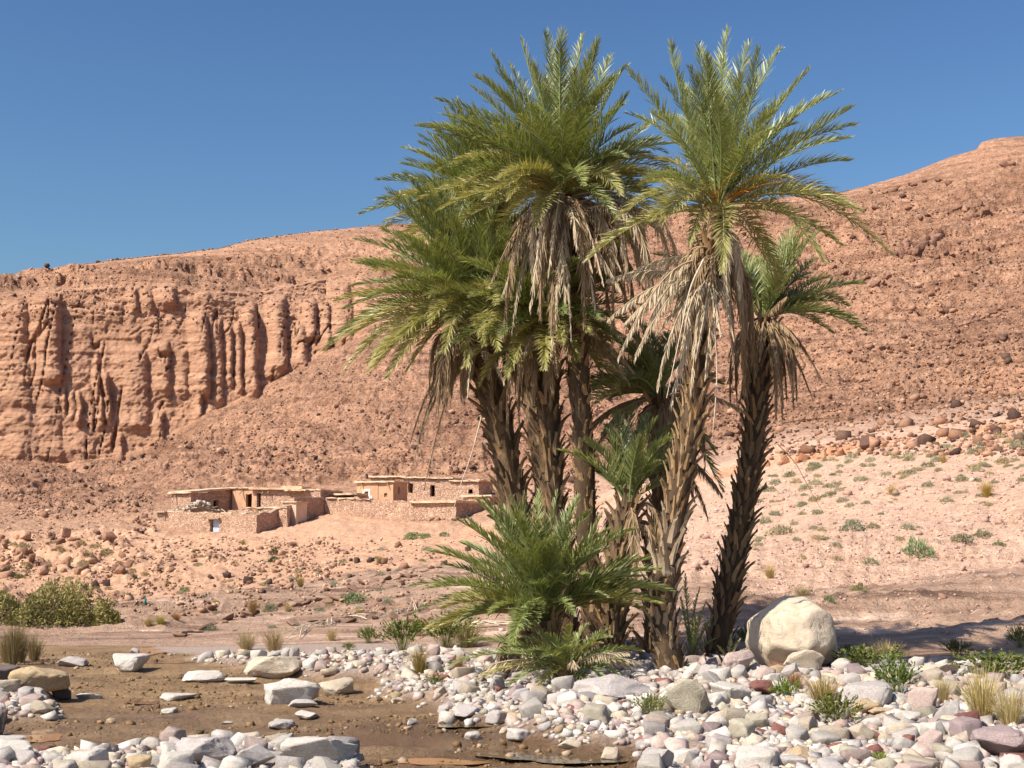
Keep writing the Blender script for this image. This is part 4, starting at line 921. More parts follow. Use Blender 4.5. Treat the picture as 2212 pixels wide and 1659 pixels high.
for i, (px, py, dy) in enumerate([(1045,645,-.5),(1075,620,-.8),(1100,685,-.8),(1130,692,-1.0),(1175,722,-1.1),(1200,745,-1.1),(1240,650,-1.2),(1262,690,-1.2),(1290,645,-1.1),(1312,610,-1.0),(1382,600,-.7),(1402,545,-.4),(1340,570,-.9),(1190,570,-1.2),(1280,720,-.9),(1060,560,-.9),(1150,610,-1.1),(1215,600,-1.3),(1225,690,-1.2),(1300,700,-.9),(1120,560,-1.0),(1255,560,-1.3),(1330,650,-.6),(1165,650,-1.0)]):
    if i % 4 != 3: p3.tipf(px + random.gauss(0, 18), py + random.gauss(0, 45), dy, 'dry' if i % 5 else 'brown', lift=random.uniform(.15, .5), ll=random.uniform(.2, .32), close=random.uniform(.1, .5), base=(1212 + (px - 1212) * .1, 425 + random.uniform(-8, 40)))
p3.skirt(34, (.8, 2.1), 'brown', out=(.08, .5), zb=-.2); p3.skirt(7, (.7, 2.0), 'dry', az=(180, 360), out=(.15, .6))
for px, py, dy in [(1440,330,1.0),(1455,370,.6),(1410,420,.9),(1440,440,.3),(1380,380,1.2),(1350,340,-1.2),(1420,500,-.3),(1330,470,-1.2)]: p3.tipf(px, py, dy, random.choice(['g', 'y']), lift=.3, droop=.2)
for px, py, dy in [(1400,640,-.2),(1370,690,-.4),(1420,600,.4),(1350,640,.3),(1330,720,.2),(1385,560,.6)]: p3.tipf(px, py, dy, random.choice(['dry', 'brown']), lift=.42, ll=.26, close=.3)
p3.stalks(7)
# --- palm whose crown rises behind at left
p4 = Palm('date palm behind with dark trunk and crown spreading up to the left', [(1232,1418),(1205,1250),(1180,1080),(1162,930),(1145,800),(1115,650),(1085,490)], 32, Yoff=1.1, mat='boot_dark', nb=170, bout=.34, lean=.3)
for px, py, dy in [(961,236,-.3),(985,214,.3),(922,286,.2),(903,325,-.3),(850,380,-.2),(776,463,.1),(875,345,.5),(1000,300,-.9),(940,350,-.9),(1040,330,-1.1),(960,300,.8),(905,420,-1.0),(1000,400,-1.3),(1080,330,-1.2),(1140,360,-1.2),(880,420,.4),(1020,240,.6),(930,400,.6)]:
    p4.tipf(px, py, dy, 'g', lift=.10 + max(0, (py - 300)) * .0012)
for px, py, dy, l in [(830,440,-.3,.35),(890,480,-.8,.36),(975,470,-1.1,.36)]:
    p4.tipf(px, py, dy, 'y', lift=l, droop=.25)
p4.fill(12, (1.4, 1.9), (15, 75), 'g'); p4.fill(20, (1.5, 2.1), (0, 60), 'g', az=(130, 270)); p4.fill(14, (1.5, 2.0), (-30, 10), 'y', az=(120, 300)); p4.fill(10, (1.4, 1.9), (20, 80), 'g', az=(180, 330)); p4.skirt(16, (1.0, 1.5), 'brown', out=(.12, .35))
for px, py, dy in [(905,460,-.6),(950,520,-1.0),(870,520,.2),(830,480,.6),(1000,520,-1.3),(1040,420,-1.4),(980,360,-1.0),(1130,420,-1.3),(1060,380,-.9)]: p4.tipf(px, py, dy, random.choice(['g', 'g', 'y']), lift=.25)
p4.stalks(3)
# --- middle palm with the low drooping crown
p12 = Palm('dark trunked date palm in the middle with a low drooping crown', [(1232,1432),(1208,1250),(1194,1080),(1186,930),(1184,800),(1186,705)], 36, Yoff=.15, mat='boot_dark', nb=150, bout=.34)
for px, py, dy in [(1100,590,-.5),(1150,560,-.3),(1230,570,-.2),(1290,600,-.4),(1310,680,-.5),(1080,660,-.4),(1120,720,-.9),(1180,620,-1.1),(1260,650,-1.0),(1320,740,.1),(1250,560,.6),(1130,560,.7),(1060,620,.5),(1200,540,.3)]:
    p12.tipf(px, py, dy, random.choice(['g', 'g', 'y']), lift=.22)
p12.fill(18, (1.0, 1.5), (-10, 65), 'g'); p12.fill(18, (1.2, 1.7), (-20, 35), 'g', az=(190, 350)); p12.fill(8, (1.0, 1.4), (-40, -5), 'brown', az=(180, 360), ll=.24); p12.fill(14, (.9, 1.4), (-45, 0), 'y'); p12.skirt(22, (.7, 1.2), 'brown', out=(.2, .55), zb=-.1)
# --- left palm
p5 = Palm('leaning left date palm with fronds reaching far out over the houses', [(1180,1425),(1150,1270),(1118,1120),(1092,980),(1064,860),(1035,760),(1018,680)], 40, Yoff=.1, mat='boot_dark', nb=170, bootl=(.22, .38), bout=.36)
for px, py, dy in [(862,418,.3),(826,497,.1),(776,570,-.4),(742,668,.1),(700,758,-.2),(738,722,.4),(960,405,-.2),(905,440,-.6),(1050,440,.2),(1110,545,-.7),(1070,480,-.6),(980,470,-1.0),(890,530,-.9),(850,600,-.9),(1010,430,.6),(930,520,-1.2),(1160,620,-.8),(1200,640,-.5),(800,640,-.8),(1120,480,.5)]:
    p5.tipf(px, py, dy, 'g', lift=.08 + max(0, (py - 450)) * .0010)
for px, py, dy, l in [(748,795,-.4,.35),(835,820,-.8,.38),(722,740,-.6,.30),(1145,770,-1.2,.45),(1110,735,-1.3,.45),(960,760,-1.4,.40),(780,760,.3,.3),(1180,740,-.9,.4),(1230,700,-.6,.35),(880,800,-.5,.35),(860,740,-1.0,.35),(930,700,-1.3,.3),(1010,790,-1.3,.4)]:
    p5.tipf(px, py, dy, 'y', lift=l, droop=.28)
p5.fill(14, (1.5, 2.0), (0, 80), 'g'); p5.fill(14, (1.6, 2.1), (20, 75), 'g', az=(140, 300)); p5.fill(16, (1.4, 1.9), (-35, 10), 'y', az=(110, 350)); p5.fill(12, (1.5, 2.0), (30, 85), 'g', az=(200, 400)); p5.fill(8, (1.3, 1.7), (-10, 40), 'g', az=(-60, 60))
for px, py, dy, l in [(893,1005,-.3,.55),(915,1060,-.4,.60),(905,950,-.1,.5),(1010,860,-.9,.3),(1090,830,-1.0,.35),(940,900,.2,.4),(885,960,.2,.5)]:
    p5.tipf(px, py, dy, 'brown' if px < 930 else 'dry', lift=l, base=(1030, 770), ll=.22, close=.5)
p5.skirt(22, (.8, 1.3), 'brown', out=(.2, .5), zb=-.2)
# --- right leaning palm, crown in shade behind
p2 = Palm('leaning rightmost date palm with dark trunk and drooping brown fronds', [(1545,1425),(1568,1300),(1592,1180),(1612,1050),(1632,920),(1640,800),(1650,690)], 34, Yoff=.15, mat='boot_dark', nb=210, bootl=(.2, .34), bout=.30, lean=.35)
for px, py, dy in [(1865,612,.3),(1870,715,.2),(1790,600,.6),(1830,660,.9),(1740,530,.8),(1700,540,.4),(1660,520,.6),(1640,560,.9),(1760,560,1.0),(1850,690,-.2),(1800,720,.9),(1720,580,-.2),(1610,580,.7),(1690,600,-.5),(1780,650,.0)]:
    p2.tipf(px, py, dy, 'g', lift=.10 + max(0, (py - 560)) * .0010)
for px, py, dy, l in [(1775,820,.2,.40),(1755,860,.0,.38),(1715,850,-.5,.30),(1690,860,-.6,.25),(1700,640,-.7,.1),(1680,780,-.8,.2),(1740,790,-.4,.3),(1640,780,-.8,.2),(1600,760,-.6,.3),(1570,830,-.2,.4),(1590,900,-.2,.4),(1725,740,-.5,.3)]:
    p2.tipf(px, py, dy, 'brown', lift=l, ll=.22, close=.3)
p2.fill(18, (1.2, 1.8), (15, 65), 'g', az=(-30, 200)); p2.skirt(18, (.8, 1.3), 'brown', out=(.12, .4))
# --- short shaded palm in the middle
p6 = Palm('short shaded date palm between the middle and front right trunks', [(1318,1440),(1325,1330),(1338,1200),(1358,1085)], 35, Yoff=.3, mat='boot_dark', nb=110, bout=.36)
for px, py, dy in [(1330,890,.4),(1400,900,.4),(1440,950,.2),(1370,880,.7),(1310,920,.6),(1420,1000,-.2),(1460,1040,.3),(1290,1020,.3),(1450,920,.7)]:
    p6.tipf(px, py, dy, 'g', lift=.12)
p6.fill(9, (.8, 1.15), (20, 80), 'g'); p6.skirt(12, (.6, .9), 'brown', out=(.3, .6))
# --- thin dark palm behind
p7 = Palm('thin dark date palm behind the front right trunk', [(1408,1430),(1416,1300),(1424,1150),(1428,1000),(1425,860)], 28, Yoff=.9, mat='boot_dark', nb=110, bout=.36)
for px, py, dy in [(1320,780,.2),(1350,830,.0),(1560,1060,.1),(1545,980,-.1),(1530,900,.2),(1480,780,.3),(1380,740,.4),(1440,720,.5),(1320,860,.0),(1300,820,.3),(1560,830,.4)]:
    p7.tipf(px, py, dy, 'g', lift=.22)
p7.fill(26, (1.0, 1.5), (-10, 70), 'g'); p7.fill(10, (.9, 1.3), (-40, 0), 'brown', ll=.22); p7.skirt(10, (.6, 1.0), 'brown', out=(.3, .6))
for px, py in [(1560,1070),(1530,1120),(1500,1080)]:
    p7.tipf(px, py, .0, 'brown', lift=.3, base=(1450, 980))
# --- low bushy palm in front
p8 = Palm('low bushy young date palm with bright green fronds near the ground', [(1205,1452),(1185,1400),(1170,1340)], 44, Yoff=-.25, nb=60, bout=.4)
for px, py, dy in [(1130,1066,.1),(1205,1062,.0),(1165,1060,.6),(1240,1080,.4),(1300,1112,-.1),(1290,1190,-.3),(1055,1100,.3),(1010,1120,.1),(945,1180,-.1),(960,1220,-.3),(885,1268,.0),(892,1325,-.3),(1000,1170,.5),(1090,1160,-.5),(1180,1120,-.6),(1240,1160,-.6),(1030,1230,-.7),(1120,1200,-.9),(1270,1240,-.7),(1200,1180,-.9),(975,1290,.3),(1080,1130,.5),(1310,1150,.4),(1150,1260,-1.1)]:
    p8.tipf(px, py, dy, 'g', lift=.10 + max(0, (py - 1150)) * .0013, ll=.26, nl=54)
for px, py, dy, l in [(1055,1330,-.9,.3),(1240,1330,-1.0,.35),(1160,1350,-1.1,.35),(985,1350,-.5,.35),(1310,1290,-.5,.3)]:
    p8.tipf(px, py, dy, 'g', lift=l, ll=.26)
p8.fill(24, (1.1, 1.6), (10, 78), 'g'); p8.fill(16, (1.1, 1.7), (-8, 45), 'g', az=(180, 350)); p8.fill(10, (.9, 1.4), (-10, 20), 'y'); p8.skirt(8, (.5, .8), 'brown', out=(.3, .6))
p9 = Palm('small palm sucker clump at the foot of the low bushy palm', [(1225,1470),(1228,1450)], 26, Yoff=-.35, nb=12, name='palm_sucker')
for px, py, dy in [(975,1395,.2),(970,1438,.0),(1030,1468,-.3),(1390,1408,.1),(1350,1430,-.3),(1080,1400,-.3),(1130,1380,-.4),(1300,1390,-.3),(1270,1350,.0),(1180,1370,-.3),(1320,1360,.2),(1230,1350,-.4),(1100,1480,-.4),(1160,1490,-.5),(1280,1500,-.5),(1340,1460,-.5),(1210,1400,-.6)]:
    p9.tipf(px, py, dy, random.choice(['g', 'g', 'y']), lift=.25, ll=.2, nl=44)
p9.fill(16, (.6, 1.1), (-5, 40), 'g', ll=.2, nl=48, width=.012); p9.fill(9, (.6, 1.0), (-5, 25), 'dry', ll=.2, nl=40)
p10 = Palm('dark spiky palm sucker between the front right and leaning trunks', [(1492,1432),(1494,1415)], 18, Yoff=.3, nb=8, name='palm_sucker')
for px, py, dy in [(1512,1270,.1),(1540,1330,.0),(1470,1290,.2),(1525,1300,-.2),(1480,1240,.2),(1500,1330,-.3),(1545,1380,.1)]: p10.tipf(px, py, dy, 'g', lift=.08, ll=.14, nl=30)
p11 = Palm('tiny palm sucker at the foot of the leaning rightmost trunk', [(1572,1440),(1574,1430)], 12, Yoff=-.1, nb=5, name='palm_sucker')
for px, py, dy in [(1600,1380,.0),(1615,1400,-.1),(1580,1370,.1),(1550,1395,-.1)]: p11.tipf(px, py, dy, 'y', lift=.1, ll=.10, nl=22, width=.012)
# thin bare flower stalks
def stalk(name, pts, r, mat, label):
    v, q = tube(np.array(pts), np.linspace(r, r * .4, len(pts)), 5); o = obj(name, new_mesh(name, v, quads=q), mat); return tag(o, label, 'stalk') if label else o
def pstalk(p, pts, dy=0, r=.009, mat='straw'):
    P = [np.array(V(a, b, p.Y + dy)) - p.o for a, b in pts]; P = np.array(P)
    t = np.linspace(0, len(P) - 1, 18); Q = np.stack([np.interp(t, np.arange(len(P)), P[:, i]) for i in range(3)], 1)
    for _ in range(4): Q[1:-1] = (Q[:-2] + 2 * Q[1:-1] + Q[2:]) / 4
    v, q = tube(Q, np.linspace(r, r * .35, len(Q)), 5); obj('flower_stalk', new_mesh('flower_stalk', v, quads=q), M[mat], p.root)
pstalk(p1, [(1540,640),(1545,720),(1550,800),(1545,880),(1538,950)], -.6, .012); pstalk(p1, [(1520,560),(1490,620),(1470,720),(1440,860)], -1.0, .012)
pstalk(p2, [(1690,915),(1740,905),(1800,905),(1865,895)], .1, .007, 'boot'); pstalk(p2, [(1680,960),(1720,1000),(1750,1060),(1780,1110)], .0, .007, 'boot')
pstalk(p5, [(1040,900),(1020,980),(990,1060),(965,1160)], -.6, .010)

# ------------------------------------------------------------------ shrubs, tufts
def cushion_mesh(seed, n=420, hgt=.6, leaf=.085, sticks=14):
    r = np.random.default_rng(seed)
    d = r.normal(size=(n, 3)); d[:, 2] = np.abs(d[:, 2]); d /= np.linalg.norm(d, axis=1)[:, None]
    lump = 1 + .28 * fbm(d[:, 0] * 1.8 + seed, d[:, 1] * 1.8, d[:, 2] * 1.8, 3, seed)
    c = d * (r.uniform(.35, 1, n) ** .4 * lump)[:, None] * np.array([1, 1, hgt])
    up = d + r.normal(0, .55, (n, 3)) + np.array([0, 0, .45]); up /= np.linalg.norm(up, axis=1)[:, None]
    sd = np.cross(up, r.normal(size=(n, 3))); sd /= np.linalg.norm(sd, axis=1)[:, None]
    l = leaf * r.uniform(.6, 1.5, n)[:, None]
    v = np.stack([c - up * l, c + sd * l * .42, c + up * l, c - sd * l * .42], 1).reshape(-1, 3)
    q = np.arange(n * 4).reshape(-1, 4); rn = np.repeat(r.uniform(0, 1, n), 4)
    vs_, qs_, m = [v], [q], len(v)
    for i in range(sticks):
        e = d[i] * np.array([.8, .8, hgt * .8]); tv, tq = tube(bez(np.zeros(3), e * .5 + np.array([0, 0, .08]), e, 4), np.linspace(.022, .008, 4), 3); vs_.append(tv); qs_.append(tq + m); m += len(tv); rn = np.concatenate([rn, np.full(len(tv), .1)])
    me = new_mesh('shrub', np.concatenate(vs_), quads=np.concatenate(qs_), attrs={'rnd': rn}); me.materials.append(M['shrub']); return me
def tuft_mesh(seed, n=150, spread=.75, w=.018, curl=.25, twigs=True):
    r = np.random.default_rng(seed); vs_, ts_, m, rn = [], [], 0, []
    a = r.uniform(0, 6.28, n); s_ = r.uniform(.05, spread, n); h = r.uniform(.45, 1, n)
    b = np.stack([np.cos(a) * .16 * r.uniform(0, 1, n), np.sin(a) * .16 * r.uniform(0, 1, n), 0 * a], 1)
    mid = b + np.stack([np.cos(a) * s_ * .45, np.sin(a) * s_ * .45, h * .55], 1); tip = b + np.stack([np.cos(a) * s_, np.sin(a) * s_, h * (1 - curl * s_)], 1) + r.normal(0, .05, (n, 3))
    wd = np.stack([-np.sin(a), np.cos(a), 0 * a], 1) + r.normal(0, .4, (n, 3)); wd /= np.linalg.norm(wd, axis=1)[:, None]
    v = np.stack([b - wd * w * .6, b + wd * w * .6, mid + wd * w, mid - wd * w, tip], 1).reshape(-1, 3); k = np.arange(n) * 5
    q = np.stack([k, k + 1, k + 2, k + 3], -1); t = np.stack([k + 3, k + 2, k + 4], -1); rn = np.repeat(r.uniform(0, 1, n), 5)
    if twigs:                                                        # leafy: little leaves along the upper blades
        nl = n * 9; j = r.integers(0, n, nl); f = r.uniform(.35, 1, nl)[:, None]
        c = mid[j] * (1 - f) + tip[j] * f; up = (tip[j] - mid[j]) + r.normal(0, .25, (nl, 3)); up /= np.linalg.norm(up, axis=1)[:, None]
        sd = np.cross(up, r.normal(size=(nl, 3))); sd /= np.linalg.norm(sd, axis=1)[:, None]; l = .05 * r.uniform(.6, 1.4, nl)[:, None]
        lv = np.stack([c - up * l, c + sd * l * .4, c + up * l, c - sd * l * .4], 1).reshape(-1, 3)
        q = np.concatenate([q, len(v) + np.arange(nl * 4).reshape(-1, 4)]); v = np.concatenate([v, lv]); rn = np.concatenate([rn, np.repeat(r.uniform(.2, 1, nl), 4)])
    me = new_mesh('tuft', v, quads=q, tris=t, attrs={'rnd': rn}); me.materials.append(M['shrub']); return me
CUSH = [cushion_mesh(900 + i) for i in range(5)]; GREEN = [tuft_mesh(920 + i, 150, .8, .004) for i in range(5)]; DRYT = [tuft_mesh(940 + i, 330, .62, .006, .35, False) for i in range(4)]
def shrub(px, py, wpx, hpx, kind, c, label, group=None, name=None):
    p = ground_at(px, py); k = p.y / FPX
    me = {'c': CUSH, 'g': GREEN, 'd': DRYT}[kind][random.randrange(4)]
    o = bpy.data.objects.new(name or {'c': 'cushion_shrub', 'g': 'green_shrub', 'd': 'dry_grass_tuft'}[kind], me); COL.objects.link(o)
    w = wpx * k / 2 / (1.0 if kind == 'c' else .62); h = hpx * k / (.68 if kind == 'c' else .80)
    if kind != 'c' and p.y < 24: w *= 1.3; h *= 1.25
    o.scale = (w, w, h); o.rotation_euler = (0, 0, random.uniform(0, 6.28)); o.location = (p.x, p.y + w * .2, p.z - h * .05)
    j = random.uniform(.88, 1.12); o.color = (c[0] * j, c[1] * j, c[2] * j, 1)
    tag(o, label, {'c': 'shrub', 'g': 'shrub', 'd': 'grass tuft'}[kind], group); return o
GN = (.13, .16, .035); GD = (.06, .09, .02); SG = (.25, .27, .17); STR = (.50, .40, .20); OCH = (.36, .27, .085); RUST = (.36, .20, .09); LG = (.17, .24, .10)
for px, py, w, h, kd, c, l in [
 (795,1390,44,34,'g',GN,'small green shrub standing alone left of the palms'), (868,1405,60,52,'g',GN,'green leafy shrub nearest the left palm fronds'), (905,1375,40,36,'g',RUST,'rust brown shrub behind the green leafy shrub'), (962,1400,86,56,'g',(.17,.19,.045),'broad yellow green shrub left of the low palm'),
 (905,1455,50,50,'d',OCH,'ochre dry tuft in front of the green leafy shrub'), (1010,1400,80,50,'d',(.30,.26,.10),'olive dry tuft touching the low palm fronds'), (990,1460,40,40,'d',RUST,'brown dry tuft under the low palm fronds'), (940,1480,34,16,'g',GN,'tiny green plant on the cobbles below the tufts'), (752,1404,20,12,'g',GN,'tiny green plant at the edge of the cobbles'),
 (1405,1550,44,38,'g',(.19,.21,.06),'sparse pale green shrub below the front right palm'), (1697,1512,42,34,'g',(.14,.20,.03),'bright green shrub below the dark red stone'), (1808,1568,76,52,'g',(.16,.17,.04),'green shrub in the middle of the right cobble bank'), (1780,1525,90,56,'d',(.42,.32,.13),'ochre dry shrub above the middle green shrub'),
 (1880,1450,100,40,'g',(.15,.18,.05),'green shrub right of the huge boulder'), (1838,1440,50,32,'g',GD,'dark green shrub in the shadow of the huge boulder'), (1940,1505,66,60,'g',(.11,.16,.03),'bright green shrub right of the rounded grey stone'), (1925,1430,90,40,'d',STR,'straw coloured tuft behind the green shrubs at right'), (1720,1490,50,36,'d',RUST,'brown twiggy tuft beside the dark red stone'),
 (2072,1420,44,28,'g',(.10,.10,.03),'dark olive round shrub on the slab at right'), (2205,1400,36,36,'g',GN,'green shrub cut by the right edge on the slab'), (2160,1470,120,46,'g',(.14,.17,.04),'broad green shrub at the right edge of the bank'), (2130,1560,110,100,'d',(.52,.42,.18),'large dry yellow grass tuft at the right edge'), (2190,1575,90,80,'d',(.50,.41,.20),'second dry yellow grass tuft in the right corner'), (2040,1520,50,50,'d',STR,'thin straw tuft left of the large yellow grass'),
 (1900,1648,40,16,'g',(.18,.23,.04),'tiny bright green plant on the bottom right cobbles'), (1620,1400,36,36,'g',GN,'green shrub between leaning palm and huge boulder'), (1790,1300,30,16,'c',LG,'grey green shrub just behind the huge boulder'), (530,1405,60,36,'d',(.48,.38,.21),'dry grass tuft at the far edge of the cobbles'), (590,1410,60,44,'d',(.46,.35,.19),'second dry grass tuft at the far edge of the cobbles'),
 (715,1385,40,30,'d',STR,'pale thin grass tuft behind the far cobbles'), (320,1355,32,24,'d',OCH,'yellow ochre tuft on the slab at left'), (345,1350,40,22,'d',(.33,.29,.07),'yellow green tuft right of the ochre tuft on the slab'), (380,1340,36,18,'d',RUST,'brown dry tuft on the left slab'), (545,1330,40,42,'d',(.33,.21,.09),'rust brown bushy tuft on the slab below the houses'), (582,1322,34,24,'c',SG,'grey green cushion beside the rust brown bushy tuft'), (620,1322,30,22,'d',STR,'pale straw tuft right of the grey green cushion'),
 (648,1268,34,26,'d',OCH,'ochre grass tuft on the slope below the yard'), (762,1302,56,26,'c',LG,'green cushion shrub on the slab edge'), (455,1362,34,14,'c',SG,'small grey cushion on the slab'), (290,1250,18,10,'c',GD,'small dark green cushion left of the path'), (590,1215,28,18,'c',GD,'dark green cushion on the slope below the houses'), (592,1200,26,26,'c',(.10,.08,.03),'brown green shrub on the slope below the houses'), (398,1278,24,14,'c',LG,'green cushion beside dark rocks at left'), (365,1266,18,12,'c',GD,'dark green cushion beside dark rocks at left'), (278,1288,18,10,'c',GD,'dark green cushion near the big bush'),
 (892,1165,42,20,'c',LG,'light green cushion shrub below the right house'), (920,1162,24,14,'c',LG,'small green cushion right of the light green cushion'), (960,1158,24,12,'c',LG,'small light green cushion by the right house corner'), (820,1218,30,20,'d',OCH,'ochre tuft on the scarp below the right house'), (525,1178,20,14,'d',OCH,'ochre tuft below the blue door'), (420,1205,20,12,'d',OCH,'ochre tuft beside the pale path'), (635,1180,24,12,'d',(.30,.25,.11),'olive tuft at the scree edge'), (690,1320,30,10,'c',SG,'flat grey green plant on the middle slab'),
 (1985,1200,72,46,'c',(.20,.27,.13),'bright grey green shrub alone on the pink slope'), (1880,1218,40,18,'c',SG,'small grey shrub left of the bright one on the pink slope'), (1845,1145,62,28,'c',(.25,.26,.18),'silvery cushion shrub on the pink slope'), (1888,1140,30,14,'c',(.28,.26,.15),'small olive cushion beside the silvery shrub'), (2080,1170,50,22,'c',(.20,.20,.12),'dark grey shrub on the pink slope at right'), (2125,1160,46,20,'c',(.22,.22,.13),'second dark grey shrub on the pink slope at right'), (2160,1178,34,10,'c',LG,'flat green plant right of the dark grey shrubs'),
 (2135,1075,48,40,'d',(.40,.29,.07),'golden bush on the upper pink slope'), (1930,1070,40,26,'d',(.48,.37,.16),'ochre bush on the upper pink slope'), (2040,1000,34,22,'d',(.50,.36,.15),'ochre tuft near the scarp'), (1665,1250,46,32,'d',(.48,.37,.16),'straw bush beside the leaning palm trunk'), (1690,1155,70,26,'c',(.42,.38,.24),'pale grey cushion right of the leaning palm'), (1720,1168,20,10,'c',SG,'tiny grey cushion below the pale cushion'), (1655,1130,30,18,'c',SG,'grey cushion beside the leaning trunk'), (1855,1276,40,16,'c',(.26,.25,.12),'olive cushion below the upright brown rock'), (1735,1290,60,26,'d',(.50,.40,.22),'straw tuft above the huge boulder')]:
    shrub(px, py, w, h, kd, c, l)
SC = [SG, (.33, .33, .22), (.30, .29, .17), (.38, .36, .23), (.27, .29, .19), (.40, .34, .18)]
for i in range(150):
    px = random.uniform(1600, 2230); top = np.interp(px, [1600, 1680, 2212], [1030, 1005, 915]); py = top + abs(random.gauss(0, 75)) + random.uniform(-6, 30)
    if py > 1290: continue
    s_ = random.uniform(.35, 1.15) * np.interp(py, [920, 1250], [1.0, .75])
    shrub(px, py, 34 * s_, 15 * s_, 'c', random.choice(SC), 'pale grey green cushion on the pink slope under the small scarp', 'pale cushions on the pink slope')
for i in range(50):
    px = random.uniform(380, 1020); py = random.uniform(1210, 1370) - (px - 380) * .05
    s_ = random.uniform(.4, .9); shrub(px, py, 30 * s_, 12 * s_, 'c', random.choice(SC + [OCH]), 'small pale cushion plant on the slab between houses and stream', 'pale cushions on the slab')
for i in range(34):
    px = random.uniform(0, 330); py = random.uniform(1170, 1280)
    s_ = random.uniform(.5, 1.0); shrub(px, py, 30 * s_, 14 * s_, 'c', random.choice([(.30, .24, .10), (.25, .22, .09), (.34, .27, .14)]), 'brownish cushion plant among the rocks at far left', 'brownish cushions at far left')
# reeds at the left edge
for i, (px, py, h) in enumerate([(10,1432,60),(40,1430,70),(70,1428,50),(25,1436,80)]):
    shrub(px, py, 50, h, 'd', (.22, .17, .08), 'brown reed clump standing in the mud at the left edge', 'brown reeds at the left edge', 'reed_clump')
# the big tamarisk bush
def big_bush():
    g = ground_at(90, 1352); k = g.y / FPX; root = empty('tamarisk_bush', g); tag(root, 'big feathery olive green bush at the left edge behind the mud', 'bush')
    r = np.random.default_rng(77); lobes = [(-120,0,120,85,1.0),(0,0,110,92,.9),(60,8,75,80,.9),(118,12,52,56,.8),(-40,-6,90,62,.7),(50,-8,60,48,.7),(138,18,36,30,.9),(-200,0,90,80,1.0)]
    C_, N_, S_ = [], [], []
    for (ox, oy, w, h, dn) in lobes:
        n = int(3800 * dn * w / 100); d = r.normal(size=(n, 3)); d[:, 2] = np.abs(d[:, 2]); d /= np.linalg.norm(d, axis=1)[:, None]
        lp = 1 + .22 * fbm(d[:, 0] * 2.4 + ox, d[:, 1] * 2.4, d[:, 2] * 2.4, 4, 3)
        c = d * (r.uniform(.2, 1, n) ** .33 * lp)[:, None] * np.array([w * k / 1.7, w * k / 1.8, h * k * 1.12]) + np.array([ox * k, -oy * k * .3 + .5, -.05 + (oy * .25) * k])
        C_.append(c); N_.append(d)
    c = np.concatenate(C_); d = np.concatenate(N_); n = len(c)
    up = d * .6 + r.normal(0, .8, (n, 3)) + np.array([0, 0, .25]); up /= np.linalg.norm(up, axis=1)[:, None]; sd = np.cross(up, r.normal(size=(n, 3))); sd /= np.linalg.norm(sd, axis=1)[:, None]
    l = (.05 * r.uniform(.5, 1.5, n))[:, None]
    v = np.stack([c - up * l, c + sd * l * .22, c + up * l, c - sd * l * .3], 1).reshape(-1, 3)
    o = obj('foliage', new_mesh('foliage', v, quads=np.arange(n * 4).reshape(-1, 4), attrs={'rnd': np.repeat(np.clip(.5 + .5 * fbm(c[:, 0] * 1.7, c[:, 1] * 1.7, c[:, 2] * 1.7, 3, 9) + r.normal(0, .2, n), 0, 1), 4)}), M['shrub'], root); o.color = (.30, .27, .10, 1)
    vs_, qs_, m = [], [], 0
    for i in range(26):
        e = c[r.integers(0, n)]; s0 = np.array([e[0] * .75 + r.normal(0, .1), .5, -.05]); tv, tq = tube(bez(s0, (s0 + e) / 2 + np.array([0, 0, .2]), e, 5), np.linspace(.03, .006, 5), 4); vs_.append(tv); qs_.append(tq + m); m += len(tv)
    obj('stem', new_mesh('stem', np.concatenate(vs_), quads=np.concatenate(qs_)), M['twig'], root)
big_bush()

